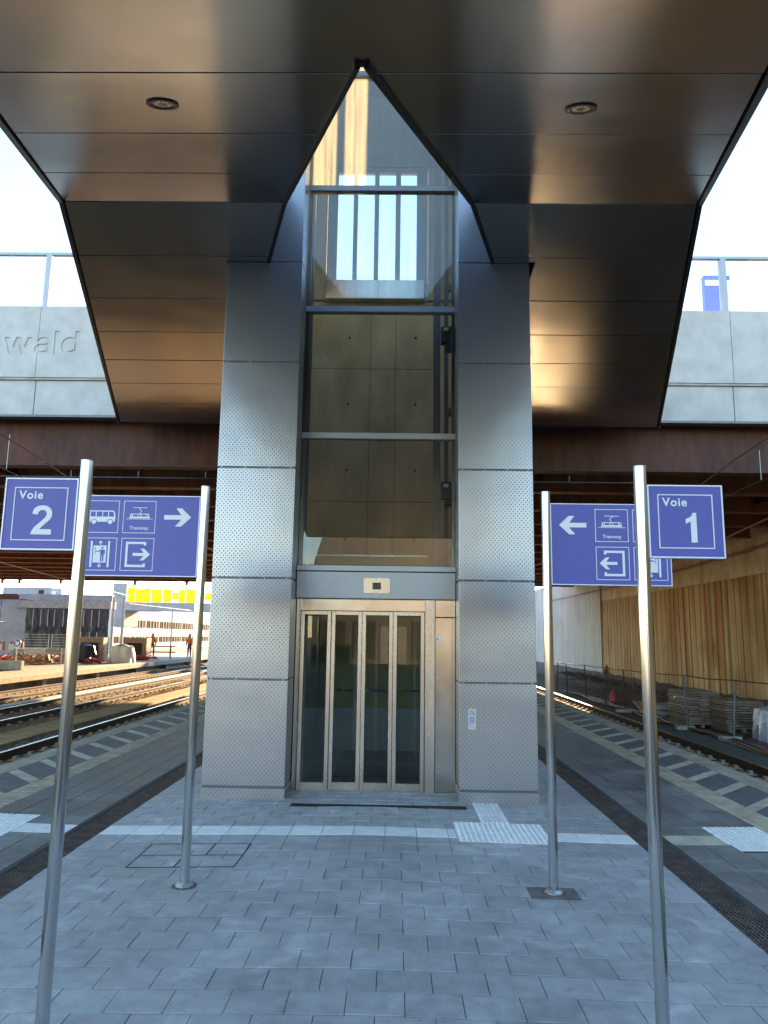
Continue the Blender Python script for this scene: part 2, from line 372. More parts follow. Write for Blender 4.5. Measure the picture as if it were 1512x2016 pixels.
# ---------------------------------------------------------------- mesh builder
ORG = {}
class MB:
    def __init__(s):
        s.v = []; s.f = []; s.mi = []
    def add(s, vs, fs, k=0):
        n = len(s.v)
        s.v += [tuple(p) for p in vs]
        s.f += [tuple(i + n for i in f) for f in fs]
        s.mi += [k] * len(fs)
        return s
    def box(s, x0, y0, z0, x1, y1, z1, k=0):
        if x0 > x1: x0, x1 = x1, x0
        if y0 > y1: y0, y1 = y1, y0
        if z0 > z1: z0, z1 = z1, z0
        return s.add([(x0, y0, z0), (x1, y0, z0), (x1, y1, z0), (x0, y1, z0), (x0, y0, z1), (x1, y0, z1), (x1, y1, z1), (x0, y1, z1)],
                     [(0, 3, 2, 1), (4, 5, 6, 7), (0, 1, 5, 4), (1, 2, 6, 5), (2, 3, 7, 6), (3, 0, 4, 7)], k)
    def prism(s, pts, vec, k=0):
        """pts: planar polygon (3-D), vec: thickness vector"""
        n = len(pts); vec = Vector(vec)
        a = [Vector(p) for p in pts]; b = [p + vec for p in a]
        nrm = Vector((0, 0, 0))
        for i in range(n):
            nrm += a[i].cross(a[(i + 1) % n])
        flip = nrm.dot(vec) > 0
        fs = [tuple(range(n)), tuple(range(2 * n - 1, n - 1, -1))]
        for i in range(n):
            j = (i + 1) % n
            fs.append((i, i + n, j + n, j))
        if flip:
            fs = [tuple(reversed(f)) for f in fs]
        return s.add(a + b, fs, k)
    def bar(s, p, q, wx, wz, up=(0, 0, 1), k=0):
        p = Vector(p); q = Vector(q); d = (q - p).normalized()
        u = Vector(up)
        if abs(d.dot(u)) > 0.95: u = Vector((0, 1, 0))
        r = d.cross(u).normalized(); u = r.cross(d).normalized()
        a = [p - r * wx / 2 - u * wz / 2, p + r * wx / 2 - u * wz / 2, p + r * wx / 2 + u * wz / 2, p - r * wx / 2 + u * wz / 2]
        b = [x + (q - p) for x in a]
        return s.add(a + b, [(0, 3, 2, 1), (4, 5, 6, 7), (0, 1, 5, 4), (1, 2, 6, 5), (2, 3, 7, 6), (3, 0, 4, 7)][:0] or
                     [(0, 1, 2, 3), (7, 6, 5, 4), (4, 5, 1, 0), (5, 6, 2, 1), (6, 7, 3, 2), (7, 4, 0, 3)], k)
    def tube(s, pts, r, n=8, k=0, cap=True):
        pts = [Vector(p) for p in pts]
        rs = r if isinstance(r, (list, tuple)) else [r] * len(pts)
        base = len(s.v); ring = []
        for i, p in enumerate(pts):
            d = (pts[min(i + 1, len(pts) - 1)] - pts[max(i - 1, 0)]).normalized()
            u = Vector((0, 0, 1)) if abs(d.z) < 0.9 else Vector((0, 1, 0))
            a = d.cross(u).normalized(); b = a.cross(d).normalized()
            ring.append([p + (a * math.cos(2 * math.pi * j / n) + b * math.sin(2 * math.pi * j / n)) * rs[i] for j in range(n)])
        vs = [v for rg in ring for v in rg]
        fs = []
        for i in range(len(pts) - 1):
            for j in range(n):
                jj = (j + 1) % n
                fs.append((i * n + j, i * n + jj, (i + 1) * n + jj, (i + 1) * n + j))
        if cap:
            fs.append(tuple(reversed(range(n)))); fs.append(tuple(range((len(pts) - 1) * n, len(pts) * n)))
        return s.add(vs, fs, k)
    def build(s, name, m, parent=None, smooth=False, bevel=0.0, seg=1, loc=None):
        if parent is not None:
            o0 = ORG[parent.name]
        else:
            o0 = Vector(loc) if loc is not None else Vector((0, 0, 0))
        me = bpy.data.meshes.new(name)
        me.from_pydata([tuple(Vector(v) - o0) for v in s.v], [], s.f)
        for mm in (m if isinstance(m, (list, tuple)) else [m]):
            me.materials.append(M[mm])
        for p, i in zip(me.polygons, s.mi):
            p.material_index = i
            p.use_smooth = smooth
        me.update()
        o = bpy.data.objects.new(name, me)
        S.collection.objects.link(o)
        if parent is not None:
            o.parent = parent
            ORG[o.name] = o0
        else:
            o.location = o0
            ORG[o.name] = o0
        if bevel > 0:
            b = o.modifiers.new('bevel', 'BEVEL'); b.width = bevel; b.segments = seg; b.limit_method = 'ANGLE'; b.angle_limit = R(40)
        if smooth:
            try:
                me.set_sharp_from_angle(angle=R(40))
            except Exception:
                pass
        return o

def each(name, m_, parent, boxes, **kw):
    out = []
    for q in boxes:
        mb = MB(); mb.box(*q); out.append(mb.build(name, m_, parent, **kw))
    return out
def thing(name, label, cat, loc=(0, 0, 0), group=None):
    o = bpy.data.objects.new(name, None)
    S.collection.objects.link(o)
    o.location = loc
    o['label'] = label; o['category'] = cat
    if group: o['group'] = group
    ORG[o.name] = Vector(loc)
    return o
def tag(o, label, cat, group=None):
    o['label'] = label; o['category'] = cat
    if group: o['group'] = group
    return o
def struct(o):
    o['kind'] = 'structure'; return o
def stuff(o):
    o['kind'] = 'stuff'; return o

# built-in font -> mesh polygons collected as a curve converted to mesh
def textmesh(body, size, loc, parent, name='lettering', material='signwhite', bold=0.0, align='LEFT', extrude=0.001, sx=1.0, rot=(90, 0, 0), spacing=1.0):
    c = bpy.data.curves.new(name, 'FONT')
    c.body = body; c.size = size; c.offset = bold; c.align_x = align; c.extrude = extrude; c.space_character = spacing
    t = bpy.data.objects.new('tmp_text', c)
    S.collection.objects.link(t)
    t.rotation_euler = [R(a) for a in rot]; t.scale = (sx, 1, 1)
    bpy.context.view_layer.update()
    dg = bpy.context.evaluated_depsgraph_get()
    me = bpy.data.meshes.new_from_object(t.evaluated_get(dg))
    me.transform(Matrix.Translation(Vector(loc)) @ t.matrix_world)
    bpy.data.objects.remove(t); bpy.data.curves.remove(c)
    if parent is not None:
        me.transform(Matrix.Translation(-ORG[parent.name]))
    me.materials.clear(); me.materials.append(M[material])
    me.name = name
    o = bpy.data.objects.new(name, me)
    S.collection.objects.link(o)
    if parent is not None:
        o.parent = parent; ORG[o.name] = ORG[parent.name]
    return o

XC = -0.22
def top(x):
    """platform height: crowned middle, drains at the grates, rising again to the edge"""
    u = abs(x - XC)
    if u < 2.3: return 0.036 * (1 - u / 2.3)
    return 0.018 * (u - 2.5)

# ================================================================ GROUND
g = MB(); g.add([(-900, -900, -0.85), (900, -900, -0.85), (900, 1500, -0.85), (-900, 1500, -0.85)], [(0, 1, 2, 3)])
struct(g.build('ground', 'ground'))

# platform body
Y0, Y1 = -32.0, 75.0
b = MB(); b.box(-4.93, Y0, -0.84, 4.43, Y1, -0.05)
struct(b.build('platform_body', 'conc2'))

def tiles(name, x0, x1, y0, y1, w, l, mt, gapx=0.005, gapy=0.005, offset=0.0, jit=0.0012, skip=None, ch=0.002, thick=0.05):
    t = MB()
    nrow = int(round((y1 - y0) / l))
    l = (y1 - y0) / nrow
    for r in range(nrow):
        ya, yb = y0 + r * l + gapy / 2, y0 + (r + 1) * l - gapy / 2
        xs = [x0]
        x = x0 + (w * offset if r % 2 else w) if offset else x0 + w
        while x < x1 - w * 0.12:
            xs.append(x); x += w
        xs.append(x1)
        for a, bb in zip(xs[:-1], xs[1:]):
            a2, b2 = a + gapx / 2, bb - gapx / 2
            if skip and skip((a2 + b2) / 2, (ya + yb) / 2, a2, b2, ya, yb): continue
            dz = random.uniform(-jit, jit); tx = random.uniform(-jit, jit) * 0.7
            za, zb = top(a2) + dz - tx, top(b2) + dz + tx
            xm = None
            c = ch
            v = [(a2, ya, za - c), (b2, ya, zb - c), (b2, yb, zb - c), (a2, yb, za - c),
                 (a2 + c, ya + c, za), (b2 - c, ya + c, zb), (b2 - c, yb - c, zb), (a2 + c, yb - c, za),
                 (a2, ya, za - thick), (b2, ya, zb - thick), (b2, yb, zb - thick), (a2, yb, za - thick)]
            t.add(v, [(4, 5, 6, 7), (0, 1, 5, 4), (1, 2, 6, 5), (2, 3, 7, 6), (3, 0, 4, 7), (8, 9, 1, 0), (9, 10, 2, 1), (10, 11, 3, 2), (11, 8, 0, 3)])
    return struct(t.build(name, mt))

# inner pavement (between the two grates), laid in a running bond
GI = 2.30   # inner edge of the grate measured from the centre line
inL, inR = XC - GI, XC + GI
ROW = 0.2365
def inner(name, x0, x1, y0, y1, l, off=0.5, jit=0.0016, w=0.272):
    tiles(name, x0, x1, y0, y1, w, l, 'paver', 0.0038, 0.0105, off, jit=jit * 0.7)
inner('platform_pavement', inL, inR, 6.735 - ROW * 32, 6.735 - ROW, ROW, jit=0.0022)
inner('platform_pavement_row', inL, 0.55, 6.735 - ROW, 6.735, ROW, 0)
inner('platform_pavement_row', 1.36, inR, 6.735 - ROW, 6.735, ROW, 0, w=0.24)
inner('platform_pavement_row', 0.55, 1.36, 6.735 - ROW, 6.625, 0.1265, 0, w=0.27)
inner('platform_pavement_by_lift', inL, 0.55, 7.03, 7.81, 0.195)
inner('platform_pavement_by_lift', 1.36, inR, 7.03, 7.81, 0.195, w=0.24)
inner('platform_pavement_by_pad', 0.55, 0.81, 7.31, 7.81, 0.1667, 0, w=0.26)
inner('platform_pavement_by_pad', 1.08, 1.36, 7.31, 7.81, 0.1667, 0, w=0.28)
inner('platform_pavement_by_door', inL, 0.81, 7.93, 8.66, 0.1825)
inner('platform_pavement_by_door', 1.08, inR, 7.93, 8.66, 0.1825)
inner('platform_pavement_by_door', 0.81, 1.08, 8.15, 8.66, 0.255, 0)
inner('platform_pavement_drain_row', inL, -1.03, 7.81, 7.93, 0.12, 0)
inner('platform_pavement_drain_row', 0.73, 0.81, 7.81, 7.93, 0.12, 0)
inner('platform_pavement_drain_row', 1.08, inR, 7.81, 7.93, 0.12, 0)
inner('platform_pavement_beside_lift', inL, -2.02, 8.66, 26.0, ROW, 0)
inner('platform_pavement_beside_lift', 1.53, inR, 8.66, 26.0, ROW, 0)
b = MB()
# joint sand bed following the cross fall
xs = [-4.90, inL - 0.24, inL, XC, inR, inR + 0.24, 4.40]
for a, c in zip(xs[:-1], xs[1:]):
    dz = 0.009
    if abs(a - (inL - 0.24)) < 1e-6 or abs(a - inR) < 1e-6: continue
    b.add([(a, Y0, top(a) - dz), (c, Y0, top(c) - dz), (c, Y1, top(c) - dz), (a, Y1, top(a) - dz)], [(0, 1, 2, 3)])
struct(b.build('joint_bed', 'joint'))

# outer walkway slabs in straight columns, tactile line, hatched strip, coping
def outer(side):
    sg = 1 if side > 0 else -1
    def X(u): return XC + sg * u
    def rng(a, c):
        return (min(X(a), X(c)), max(X(a), X(c)))
    a, c = rng(2.59, 3.56)
    def sk(cx, cy, *r):
        u = abs(cx - XC)
        if 6.73 < cy < 7.03: return True
        if u > 3.03 and 6.56 < cy < 7.34: return True
        return False
    tiles('walkway_paving', a, c, 6.73 - ROW * 38, 6.73 - ROW * 0, 0.2425, ROW, 'paver2', 0.007, 0.003, 0, jit=0.001, ch=0.003,
          skip=lambda cx, cy, *r: abs(cx - XC) > 3.03 and cy > 6.54)
    tiles('walkway_paving', a, c, 7.03, 7.03 + ROW * 1.3, 0.2425, ROW * 1.3, 'paver2', 0.007, 0.003, 0, jit=0.001, ch=0.003,
          skip=lambda cx, cy, *r: abs(cx - XC) > 3.03)
    tiles('walkway_paving', a, c, 7.03 + ROW * 1.3, 60, 0.2425, ROW, 'paver2', 0.007, 0.003, 0, jit=0.001, ch=0.003)
    a, c = rng(2.59, 3.05)
    tiles('guidance_strip', a, c, 6.735, 7.025, 0.2425, 0.29, 'cream' if side > 0 else 'white', 0.004, 0.004, 0, jit=0.0005, ch=0.003)
    # ribbed tactile line
    a, c = rng(3.56, 3.845)
    tiles('tactile_line', a, c, Y0 + 8, 60, 0.285, 0.285, 'cream', 0.004, 0.004, 0, jit=0.0005, ch=0.002)
    rb = MB()
    for k in range(7):
        u = 3.585 + k * 0.0385
        xx = X(u)
        y = 2.0
        while y < 30:
            zz = top(xx)
            rb.box(xx - 0.009, y + 0.012, zz - 0.002, xx + 0.009, y + 0.273, zz + 0.005)
            y += 0.285
    struct(rb.build('tactile_ribs', 'cream'))
    # coping
    a, c = rng(4.40, 4.69)
    tiles('platform_coping', a, c, Y0 + 8, 70, 0.29, 1.0, 'coping', 0.004, 0.006, 0, jit=0.0008, ch=0.008, thick=0.16)
    # hatching: slanted light bars on dark tiles
    dk = MB(); lt = MB()
    u0, u1 = 3.85, 4.395
    pitch, slope, wd = 0.79, 0.56, 0.21
    y = -6.26
    while y < 60:
        def quad(mb, ya, yb, z=0.0):
            P = [(X(u0 + 0.004), ya, top(X(u0)) + z), (X(u1 - 0.004), ya + slope, top(X(u1)) + z), (X(u1 - 0.004), yb + slope, top(X(u1)) + z), (X(u0 + 0.004), yb, top(X(u0)) + z)]
            mb.prism(P, (0, 0, -0.03))
        quad(lt, y, y + wd - 0.004)
        quad(dk, y + wd, y + pitch - 0.004)
        y += pitch
    struct(lt.build('hatch_light_bars', 'cream', bevel=0.002))
    struct(dk.build('hatch_dark_tiles', 'darkpaver', bevel=0.002))
    # dimpled field where the guidance line meets the tactile line
    a, c = rng(3.05, 3.555)
    tiles('dimple_field', a, c, 6.57, 7.33, 0.2525, 0.253, 'white', 0.004, 0.004, 0, jit=0.0004, ch=0.002)
    dimples(a, c, 6.57, 7.33)
    # grate with its channel
    gx0, gx1 = rng(GI + 0.004, GI + 0.236)
    gt = MB()
    n = 9
    for k in range(n):
        xx = gx0 + 0.008 + (gx1 - gx0 - 0.016) * k / (n - 1)
        gt.box(xx - 0.0055, -6, -0.03, xx + 0.0055, 40, -0.002)
    y = -4.0
    while y < 24:
        gt.box(gx0 + 0.01, y, -0.028, gx1 - 0.01, y + 0.009, -0.0045)
        y += 0.045 if y < 12 else 0.09
    o = tag(gt.build('drain_grate', 'rust'), 'long rusty longitudinal drain grate left of the lift' if side < 0 else 'long rusty longitudinal drain grate right of the lift', 'drain grate', 'platform drain grates')
    ch = MB(); ch.box(gx0 - 0.003, -6, -0.09, gx1 + 0.003, 40, -0.045)
    struct(ch.build('drain_channel', 'core'))
    e0, e1 = rng(GI + 0.24, GI + 0.285)
    ch = MB(); ch.box(e0, -6, -0.06, e1, 40, top(e0) + 0.001)
    struct(ch.build('channel_edge', 'rubber'))

def dimples(x0, x1, y0, y1, p=0.047):
    d = MB()
    nx = int((x1 - x0) / p); ny = int((y1 - y0) / p)
    for i in range(nx):
        for j in range(ny):
            cx = x0 + (i + 0.5) * (x1 - x0) / nx; cy = y0 + (j + 0.5) * (y1 - y0) / ny
            z = top(cx)
            r, r2, h = 0.0155, 0.009, 0.0055
            vs = [(cx + r * math.cos(t * math.pi / 3), cy + r * math.sin(t * math.pi / 3), z - 0.001) for t in range(6)] + \
                 [(cx + r2 * math.cos(t * math.pi / 3), cy + r2 * math.sin(t * math.pi / 3), z + h) for t in range(6)]
            d.add(vs, [(6, 7, 8, 9, 10, 11)] + [(t, (t + 1) % 6, 6 + (t + 1) % 6, 6 + t) for t in range(6)])
    struct(d.build('tactile_dimples', 'white'))
outer(-1); outer(1)

# guidance strip and pads on the inner pavement
tiles('guidance_strip', inL, 0.55, 6.74, 7.025, 0.2725, 0.285, 'white', 0.005, 0.004, 0, jit=0.0006, ch=0.003)
tiles('guidance_strip', 1.36, inR, 6.74, 7.025, 0.24, 0.285, 'white', 0.005, 0.004, 0, jit=0.0006, ch=0.003)
tiles('tactile_pad', 0.55, 1.36, 6.63, 7.305, 0.27, 0.3375, 'white', 0.004, 0.004, 0, jit=0.0006, ch=0.003)
dimples(0.555, 1.355, 6.635, 7.30)
tiles('tactile_pad_to_button', 0.81, 1.08, 7.31, 8.14, 0.27, 0.277, 'white', 0.003, 0.003, 0, jit=0.0004, ch=0.003)
rb = MB()
for k in range(6):
    xx = 0.835 + k * 0.044
    for q in range(3):
        ya = 7.32 + q * 0.277
        rb.box(xx - 0.011, ya, top(xx) - 0.002, xx + 0.011, ya + 0.255, top(xx) + 0.006)
struct(rb.build('tactile_ribs_to_button', 'white', bevel=0.003))

# slot drain in front of the door
d = MB()
d.box(-1.02, 7.815, -0.02, 0.72, 7.925, 0.016, 1)
for k in range(2):
    yy = 7.82 + k * 0.088
    d.box(-1.02, yy, 0.0, 0.72, yy + 0.012, 0.030)
n = 62
for k in range(n + 1):
    xx = -1.02 + 1.735 * k / n
    d.box(xx, 7.832, 0.0, xx + 0.013, 7.908, 0.028)
d.box(-1.02, 7.864, 0.0, 0.72, 7.872, 0.0285)
tag(d.build('slot_drain', ['grate', 'core']), 'narrow black slotted drain in the paving before the lift door', 'drain')

# sealed frame of a paved manhole cover left of the near pole
mh = MB()
for (p, q) in (((-1.945, 5.79), (-1.16, 5.82)), ((-1.95, 6.42), (-1.15, 6.44)), ((-1.945, 5.79), (-1.95, 6.42)), ((-1.16, 5.82), (-1.15, 6.44)), ((-1.945, 6.10), (-1.15, 6.12)), ((-1.60, 5.79), (-1.60, 6.1)), ((-1.44, 6.12), (-1.44, 6.43))):
    mh.bar((p[0], p[1], top(p[0]) + 0.0022), (q[0], q[1], top(q[0]) + 0.0022), 0.008, 0.003)
tag(mh.build('manhole_frame', 'joint'), 'thin dark rectangular frame of a paved in manhole cover', 'manhole')

# ================================================================ SIGN POSTS
def signpost(x, y, h, label, grp, ring=True):
    z0 = top(x)
    t = thing('sign_post', label, 'sign post', (x, y, z0), grp)
    r = 0.0325 if ring else 0.0278
    n = 28
    p = MB(); p.tube([(x, y, z0), (x, y, h - 0.003)], r, n); p.build('pole', 'pole', t, smooth=True)
    c = MB(); c.tube([(x, y, h - 0.003), (x, y, h + 0.002)], r + 0.001, n); c.build('cap', 'steel', t, smooth=True)
    f = MB(); f.tube([(x, y, z0), (x, y, z0 + 0.012), (x, y, z0 + 0.022), (x, y, z0 + 0.026)], [0.062, 0.062, 0.048, 0.036], 8)
    f.build('base_flange', 'galv', t)
    if ring:
        s = MB(); s.tube([(x, y, z0 + 0.0035), (x, y, z0 + 0.0048)], 0.085, 24); struct(s.build('rust_stain_on_paving', 'stain'))
    return t

def board(t, x0, x1, z0, z1, y, th=0.03):
    b = MB(); b.box(x0, y - th / 2, z0, x1, y + th / 2, z1)
    bo = b.build('sign_board', 'blue', t)
    f = MB(); w = 0.006
    for (a, b0, c, d) in ((x0 - w, z0 - w, x1 + w, z0), (x0 - w, z1, x1 + w, z1 + w), (x0 - w, z0, x0, z1), (x1, z0, x1 + w, z1)):
        f.box(a, y - th / 2 - 0.004, b0, c, y + th / 2 + 0.004, d)
    f.build('frame', 'signframe', bo)
    return bo
def outline(mb, x0, z0, x1, z1, y, w=0.006):
    for (a, b0, c, d) in ((x0, z0, x1, z0 + w), (x0, z1 - w, x1, z1), (x0, z0 + w, x0 + w, z1 - w), (x1 - w, z0 + w, x1, z1 - w)):
        mb.box(a, y - 0.002, b0, c, y, d)
def poly(mb, pts, y, t=0.002, k=0):
    mb.prism([(px, y, pz) for px, pz in pts], (0, -t, 0), k)

def digit(mb, which, cx, cz, h, y):
    """bold grotesque numerals drawn as polygons"""
    if which == 1:
        pts = [(0.06, -0.5), (0.06, 0.5), (-0.06, 0.5), (-0.10, 0.40), (-0.19, 0.33), (-0.30, 0.29), (-0.30, 0.13), (-0.20, 0.17), (-0.135, 0.21), (-0.135, -0.5)]
        pts = [(a + 0.10, b) for a, b in pts]
    else:
        pts = [(0.35, -0.5), (0.35, -0.32), (-0.06, -0.32), (-0.01, -0.26), (0.10, -0.155), (0.21, -0.055), (0.29, 0.03), (0.335, 0.12), (0.345, 0.21),
               (0.32, 0.32), (0.25, 0.42), (0.14, 0.48), (0.0, 0.50), (-0.14, 0.48), (-0.25, 0.42), (-0.315, 0.33), (-0.335, 0.20),
               (-0.145, 0.18), (-0.13, 0.26), (-0.08, 0.32), (0.005, 0.345), (0.09, 0.32), (0.145, 0.27), (0.155, 0.20), (0.14, 0.13), (0.09, 0.06), (0.0, -0.03), (-0.14, -0.155), (-0.26, -0.28), (-0.32, -0.39), (-0.345, -0.5)]
    poly(mb, [(cx + a * h, cz + b * h) for a, b in pts], y)

def arrow(mb, cx, cz, s, d, y):
    """horizontal arrow with a chevron head, s = total length, d = +1 to the right"""
    pts = [(-0.5, -0.085), (0.14, -0.085), (-0.08, -0.34), (0.14, -0.34), (0.5, 0.0), (0.15, 0.34), (-0.06, 0.34), (0.13, 0.085), (-0.5, 0.085)]
    poly(mb, [(cx + a * s * d, cz + b * s) for a, b in pts], y)

def platform_number(x_pole, side, num, y):
    lab = 'tall front steel post with square blue sign reading Voie %d' % num
    t = signpost(x_pole, y, 2.465, lab, 'steel sign posts on the platform', ring=False)
    x0, x1 = (x_pole + side * 0.030, x_pole + side * 0.348)
    if x0 > x1: x0, x1 = x1, x0
    z0, z1 = 2.062, 2.375
    bo = board(t, x0, x1, z0, z1, y)
    g = MB(); yf = y - 0.0152
    ix0, ix1 = x0 + 0.038, x1 - 0.038
    outline(g, ix0, z0 + 0.036, ix1, z1 - 0.036, yf, 0.0045)
    cx = (x0 + x1) / 2 + (0.012 if num == 2 else 0.025)
    digit(g, num, cx, z0 + 0.036 + 0.083 + 0.01, 0.132, yf)
    g.build('number_and_border', 'signwhite', bo)
    textmesh('Voie', 0.052, (ix0 + 0.022, yf, z1 - 0.036 - 0.052), bo, bold=0.0012, extrude=0.001, spacing=1.14)
    return t
platform_number(-1.405, -1, 2, 3.30)
platform_number(1.085, 1, 1, 3.30)

def pict_bus(mb, mb2, cx, cz, s, d, y):
    # d=+1: front of the bus to the right
    P = lambda pts: [(cx + a * s * d, cz + b * s) for a, b in pts]
    poly(mb, P([(-0.40, -0.16), (0.37, -0.16), (0.40, -0.02), (0.36, 0.16), (0.33, 0.19), (-0.40, 0.19)]), y)
    for a, c in ((-0.37, -0.22), (-0.19, -0.02), (0.01, 0.16)):
        poly(mb2, P([(a, 0.0), (c, 0.0), (c, 0.155), (a, 0.155)]), y - 0.002, 0.0008)
    poly(mb2, P([(0.19, 0.0), (0.355, 0.0), (0.32, 0.155), (0.19, 0.155)]), y - 0.002, 0.0008)
    for wx in (-0.26, 0.24):
        c1 = [(wx + 0.09 * math.cos(k * math.pi / 9), -0.16 + 0.09 * math.sin(k * math.pi / 9)) for k in range(18)]
        poly(mb2, P(c1), y - 0.002, 0.0004)
        c1 = [(wx + 0.07 * math.cos(k * math.pi / 9), -0.16 + 0.07 * math.sin(k * math.pi / 9)) for k in range(18)]
        poly(mb, P(c1), y - 0.0024, 0.0006)
def pict_tram(mb, mb2, cx, cz, s, d, y):
    P = lambda pts: [(cx + a * s * d, cz + b * s) for a, b in pts]
    poly(mb, P([(-0.41, -0.135), (0.41, -0.135), (0.41, -0.118), (-0.41, -0.118)]), y)
    poly(mb, P([(-0.32, -0.105), (0.32, -0.105), (0.28, 0.04), (-0.28, 0.04)]), y)
    for a, c in ((-0.20, -0.05), (-0.03, 0.03), (0.06, 0.21)):
        poly(mb2, P([(a, -0.05), (c, -0.05), (c, 0.015), (a, 0.015)]), y - 0.002, 0.0008)
    for q in (-1, 1):
        poly(mb2, P([(q * 0.24, -0.05), (q * 0.275, -0.05), (q * 0.255, 0.015), (q * 0.23, 0.015)]), y - 0.002, 0.0008)
    poly(mb, P([(-0.22, 0.215), (0.22, 0.215), (0.22, 0.235), (-0.22, 0.235)]), y)
    poly(mb, P([(-0.02, 0.04), (0.00, 0.04), (0.065, 0.115), (0.045, 0.12)]), y)
    poly(mb, P([(0.045, 0.12), (0.068, 0.12), (-0.02, 0.216), (-0.045, 0.216)]), y - 0.0001)
def pict_lift(mb, mb2, cx, cz, s, d, y):
    P = lambda pts: [(cx + a * s * d, cz + b * s) for a, b in pts]
    for q in (-0.30, 0.23):
        poly(mb, P([(q, -0.40), (q + 0.06, -0.40), (q + 0.06, 0.40), (q, 0.40)]), y)
    poly(mb, P([(-0.21, -0.26), (0.19, -0.26), (0.19, 0.26), (-0.21, 0.26)]), y)
    for q in (1, -1):
        poly(mb, P([(-0.015, q * 0.28), (0.015, q * 0.28), (0.015, q * 0.36), (0.055, q * 0.33), (0.055, q * 0.36), (0.0, q * 0.41), (-0.055, q * 0.36), (-0.055, q * 0.33), (-0.015, q * 0.36)]), y)
    hd = [(0.07 + 0.032 * math.cos(k * math.pi / 6), 0.19 + 0.032 * math.sin(k * math.pi / 6)) for k in range(12)]
    poly(mb2, P(hd), y - 0.002, 0.0008)
    poly(mb2, P([(0.02, -0.23), (0.055, -0.23), (0.062, -0.04), (0.075, -0.04), (0.082, -0.23), (0.115, -0.23), (0.12, 0.09), (0.125, 0.0), (0.15, 0.0), (0.145, 0.13), (0.02, 0.14), (-0.05, 0.085), (-0.12, 0.11), (-0.12, 0.08), (-0.04, 0.055), (0.01, 0.09)]), y - 0.002, 0.0008)
    for k in range(4):
        zz = 0.17 - 0.055 * k
        poly(mb2, P([(-0.165, zz), (-0.135, zz), (-0.135, zz + 0.03), (-0.165, zz + 0.03)]), y - 0.002, 0.0008)
def pict_exit(mb, cx, cz, s, d, y):
    P = lambda pts: [(cx + a * s * d, cz + b * s) for a, b in pts]
    poly(mb, P([(0.26, 0.27), (0.26, 0.385), (-0.36, 0.385), (-0.36, -0.385), (0.26, -0.385), (0.26, -0.27), (0.19, -0.27), (0.19, -0.315), (-0.29, -0.315), (-0.29, 0.315), (0.19, 0.315), (0.19, 0.27)]), y)
    arrow(mb, cx + 0.13 * s * d, cz, s * 0.53, d, y)

def direction_sign(x_pole, side, y, zt, h):
    # side -1: board to the left of its pole (arrow right)
    lab = 'steel post behind, its wide blue sign with arrow pointing %s, tramway and exit symbols' % ('right' if side < 0 else 'left')
    t = signpost(x_pole, y, h, lab, 'steel sign posts on the platform')
    if side > 0:
        q = MB(); q.box(x_pole - 0.17, y - 0.12, top(x_pole) + 0.0008, x_pole + 0.16, y + 0.11, top(x_pole) + 0.0028); struct(q.build('dark_infill_paver', 'darkpaver', bevel=0.001))
    W = 0.845
    xa = x_pole + side * 0.034; xb = xa + side * W
    x0, x1 = min(xa, xb), max(xa, xb)
    z1 = zt; z0 = zt - 0.578
    bo = board(t, x0, x1, z0, z1, y)
    yf = y - 0.0152
    g = MB(); g2 = MB()
    d = -side
    # boxes: columns measured from the pole outwards
    s = 0.238
    cA = xa + side * (0.315 + s / 2); cB = cA + side * (s + 0.032)
    zT = z1 - 0.033 - s / 2; zB = zT - s - 0.036
    for cx in (cA, cB):
        for cz in (zT, zB):
            outline(g, cx - s / 2, cz - s / 2, cx + s / 2, cz + s / 2, yf, 0.0045)
    pict_tram(g, g2, cA, zT + 0.015, s, d, yf)
    pict_bus(g, g2, cB, zT, s, d, yf)
    pict_exit(g, cA, zB, s, d, yf)
    pict_lift(g, g2, cB, zB, s, d, yf)
    arrow(g, xa + side * 0.155, zT, 0.197, d, yf)
    g.build('pictograms', 'signwhite', bo)
    stuff(g2.build('pictogram_cutouts', 'blue', bo))
    textmesh('Tramway', 0.036, (cA, yf, zT - 0.092), bo, align='CENTER', bold=0.0004, extrude=0.001)
    return t
direction_sign(-1.405, -1, 5.39, 2.685, 2.765)
direction_sign(1.085, 1, 5.40, 2.665, 2.755)

# ================================================================ CANOPY
KY, KZ = 6.93, 6.0
TA = math.tan(R(20))
PYB = KY - 4 * 1.11 * math.cos(R(20))
def cz(Y): return KZ if Y >= KY else KZ - (KY - max(Y, PYB)) * TA
def ho(Y): return 3.25 + 0.293 * (max(Y, PYB) - KY) + max(0, PYB - Y) * 0.045
def hi(Y):
    if Y <= 3.63: return 0.0
    return 0.93 * (Y - 3.63) / 3.3 if Y < KY else 0.93 + 0.30 * (Y - KY)
canopy = thing('canopy', 'dark bronze metal canopy folded like a prow above the lift, with a pointed slot', 'canopy', (XC, 8.0, 6.0))
TW = 1.79       # half width of the tower
FR = 8.15       # tower front
stepY = 1.11 * math.cos(R(20))
ya = [KY - stepY * k for k in range(0, 5)]
PY = ya[4]
yb = [KY, 8.03, 9.14, 10.24, 11.37, 12.50, 13.65, 14.72, 14.95]
yc = [PYB - 1.11 * k for k in range(7)]
strips = [(yc[k + 1], yc[k]) for k in range(6)] + [(ya[k + 1], ya[k]) for k in range(4)] + list(zip(yb[:-1], yb[1:]))
G = 0.020
def vec_up(Y): return (0, 0, 0.025)
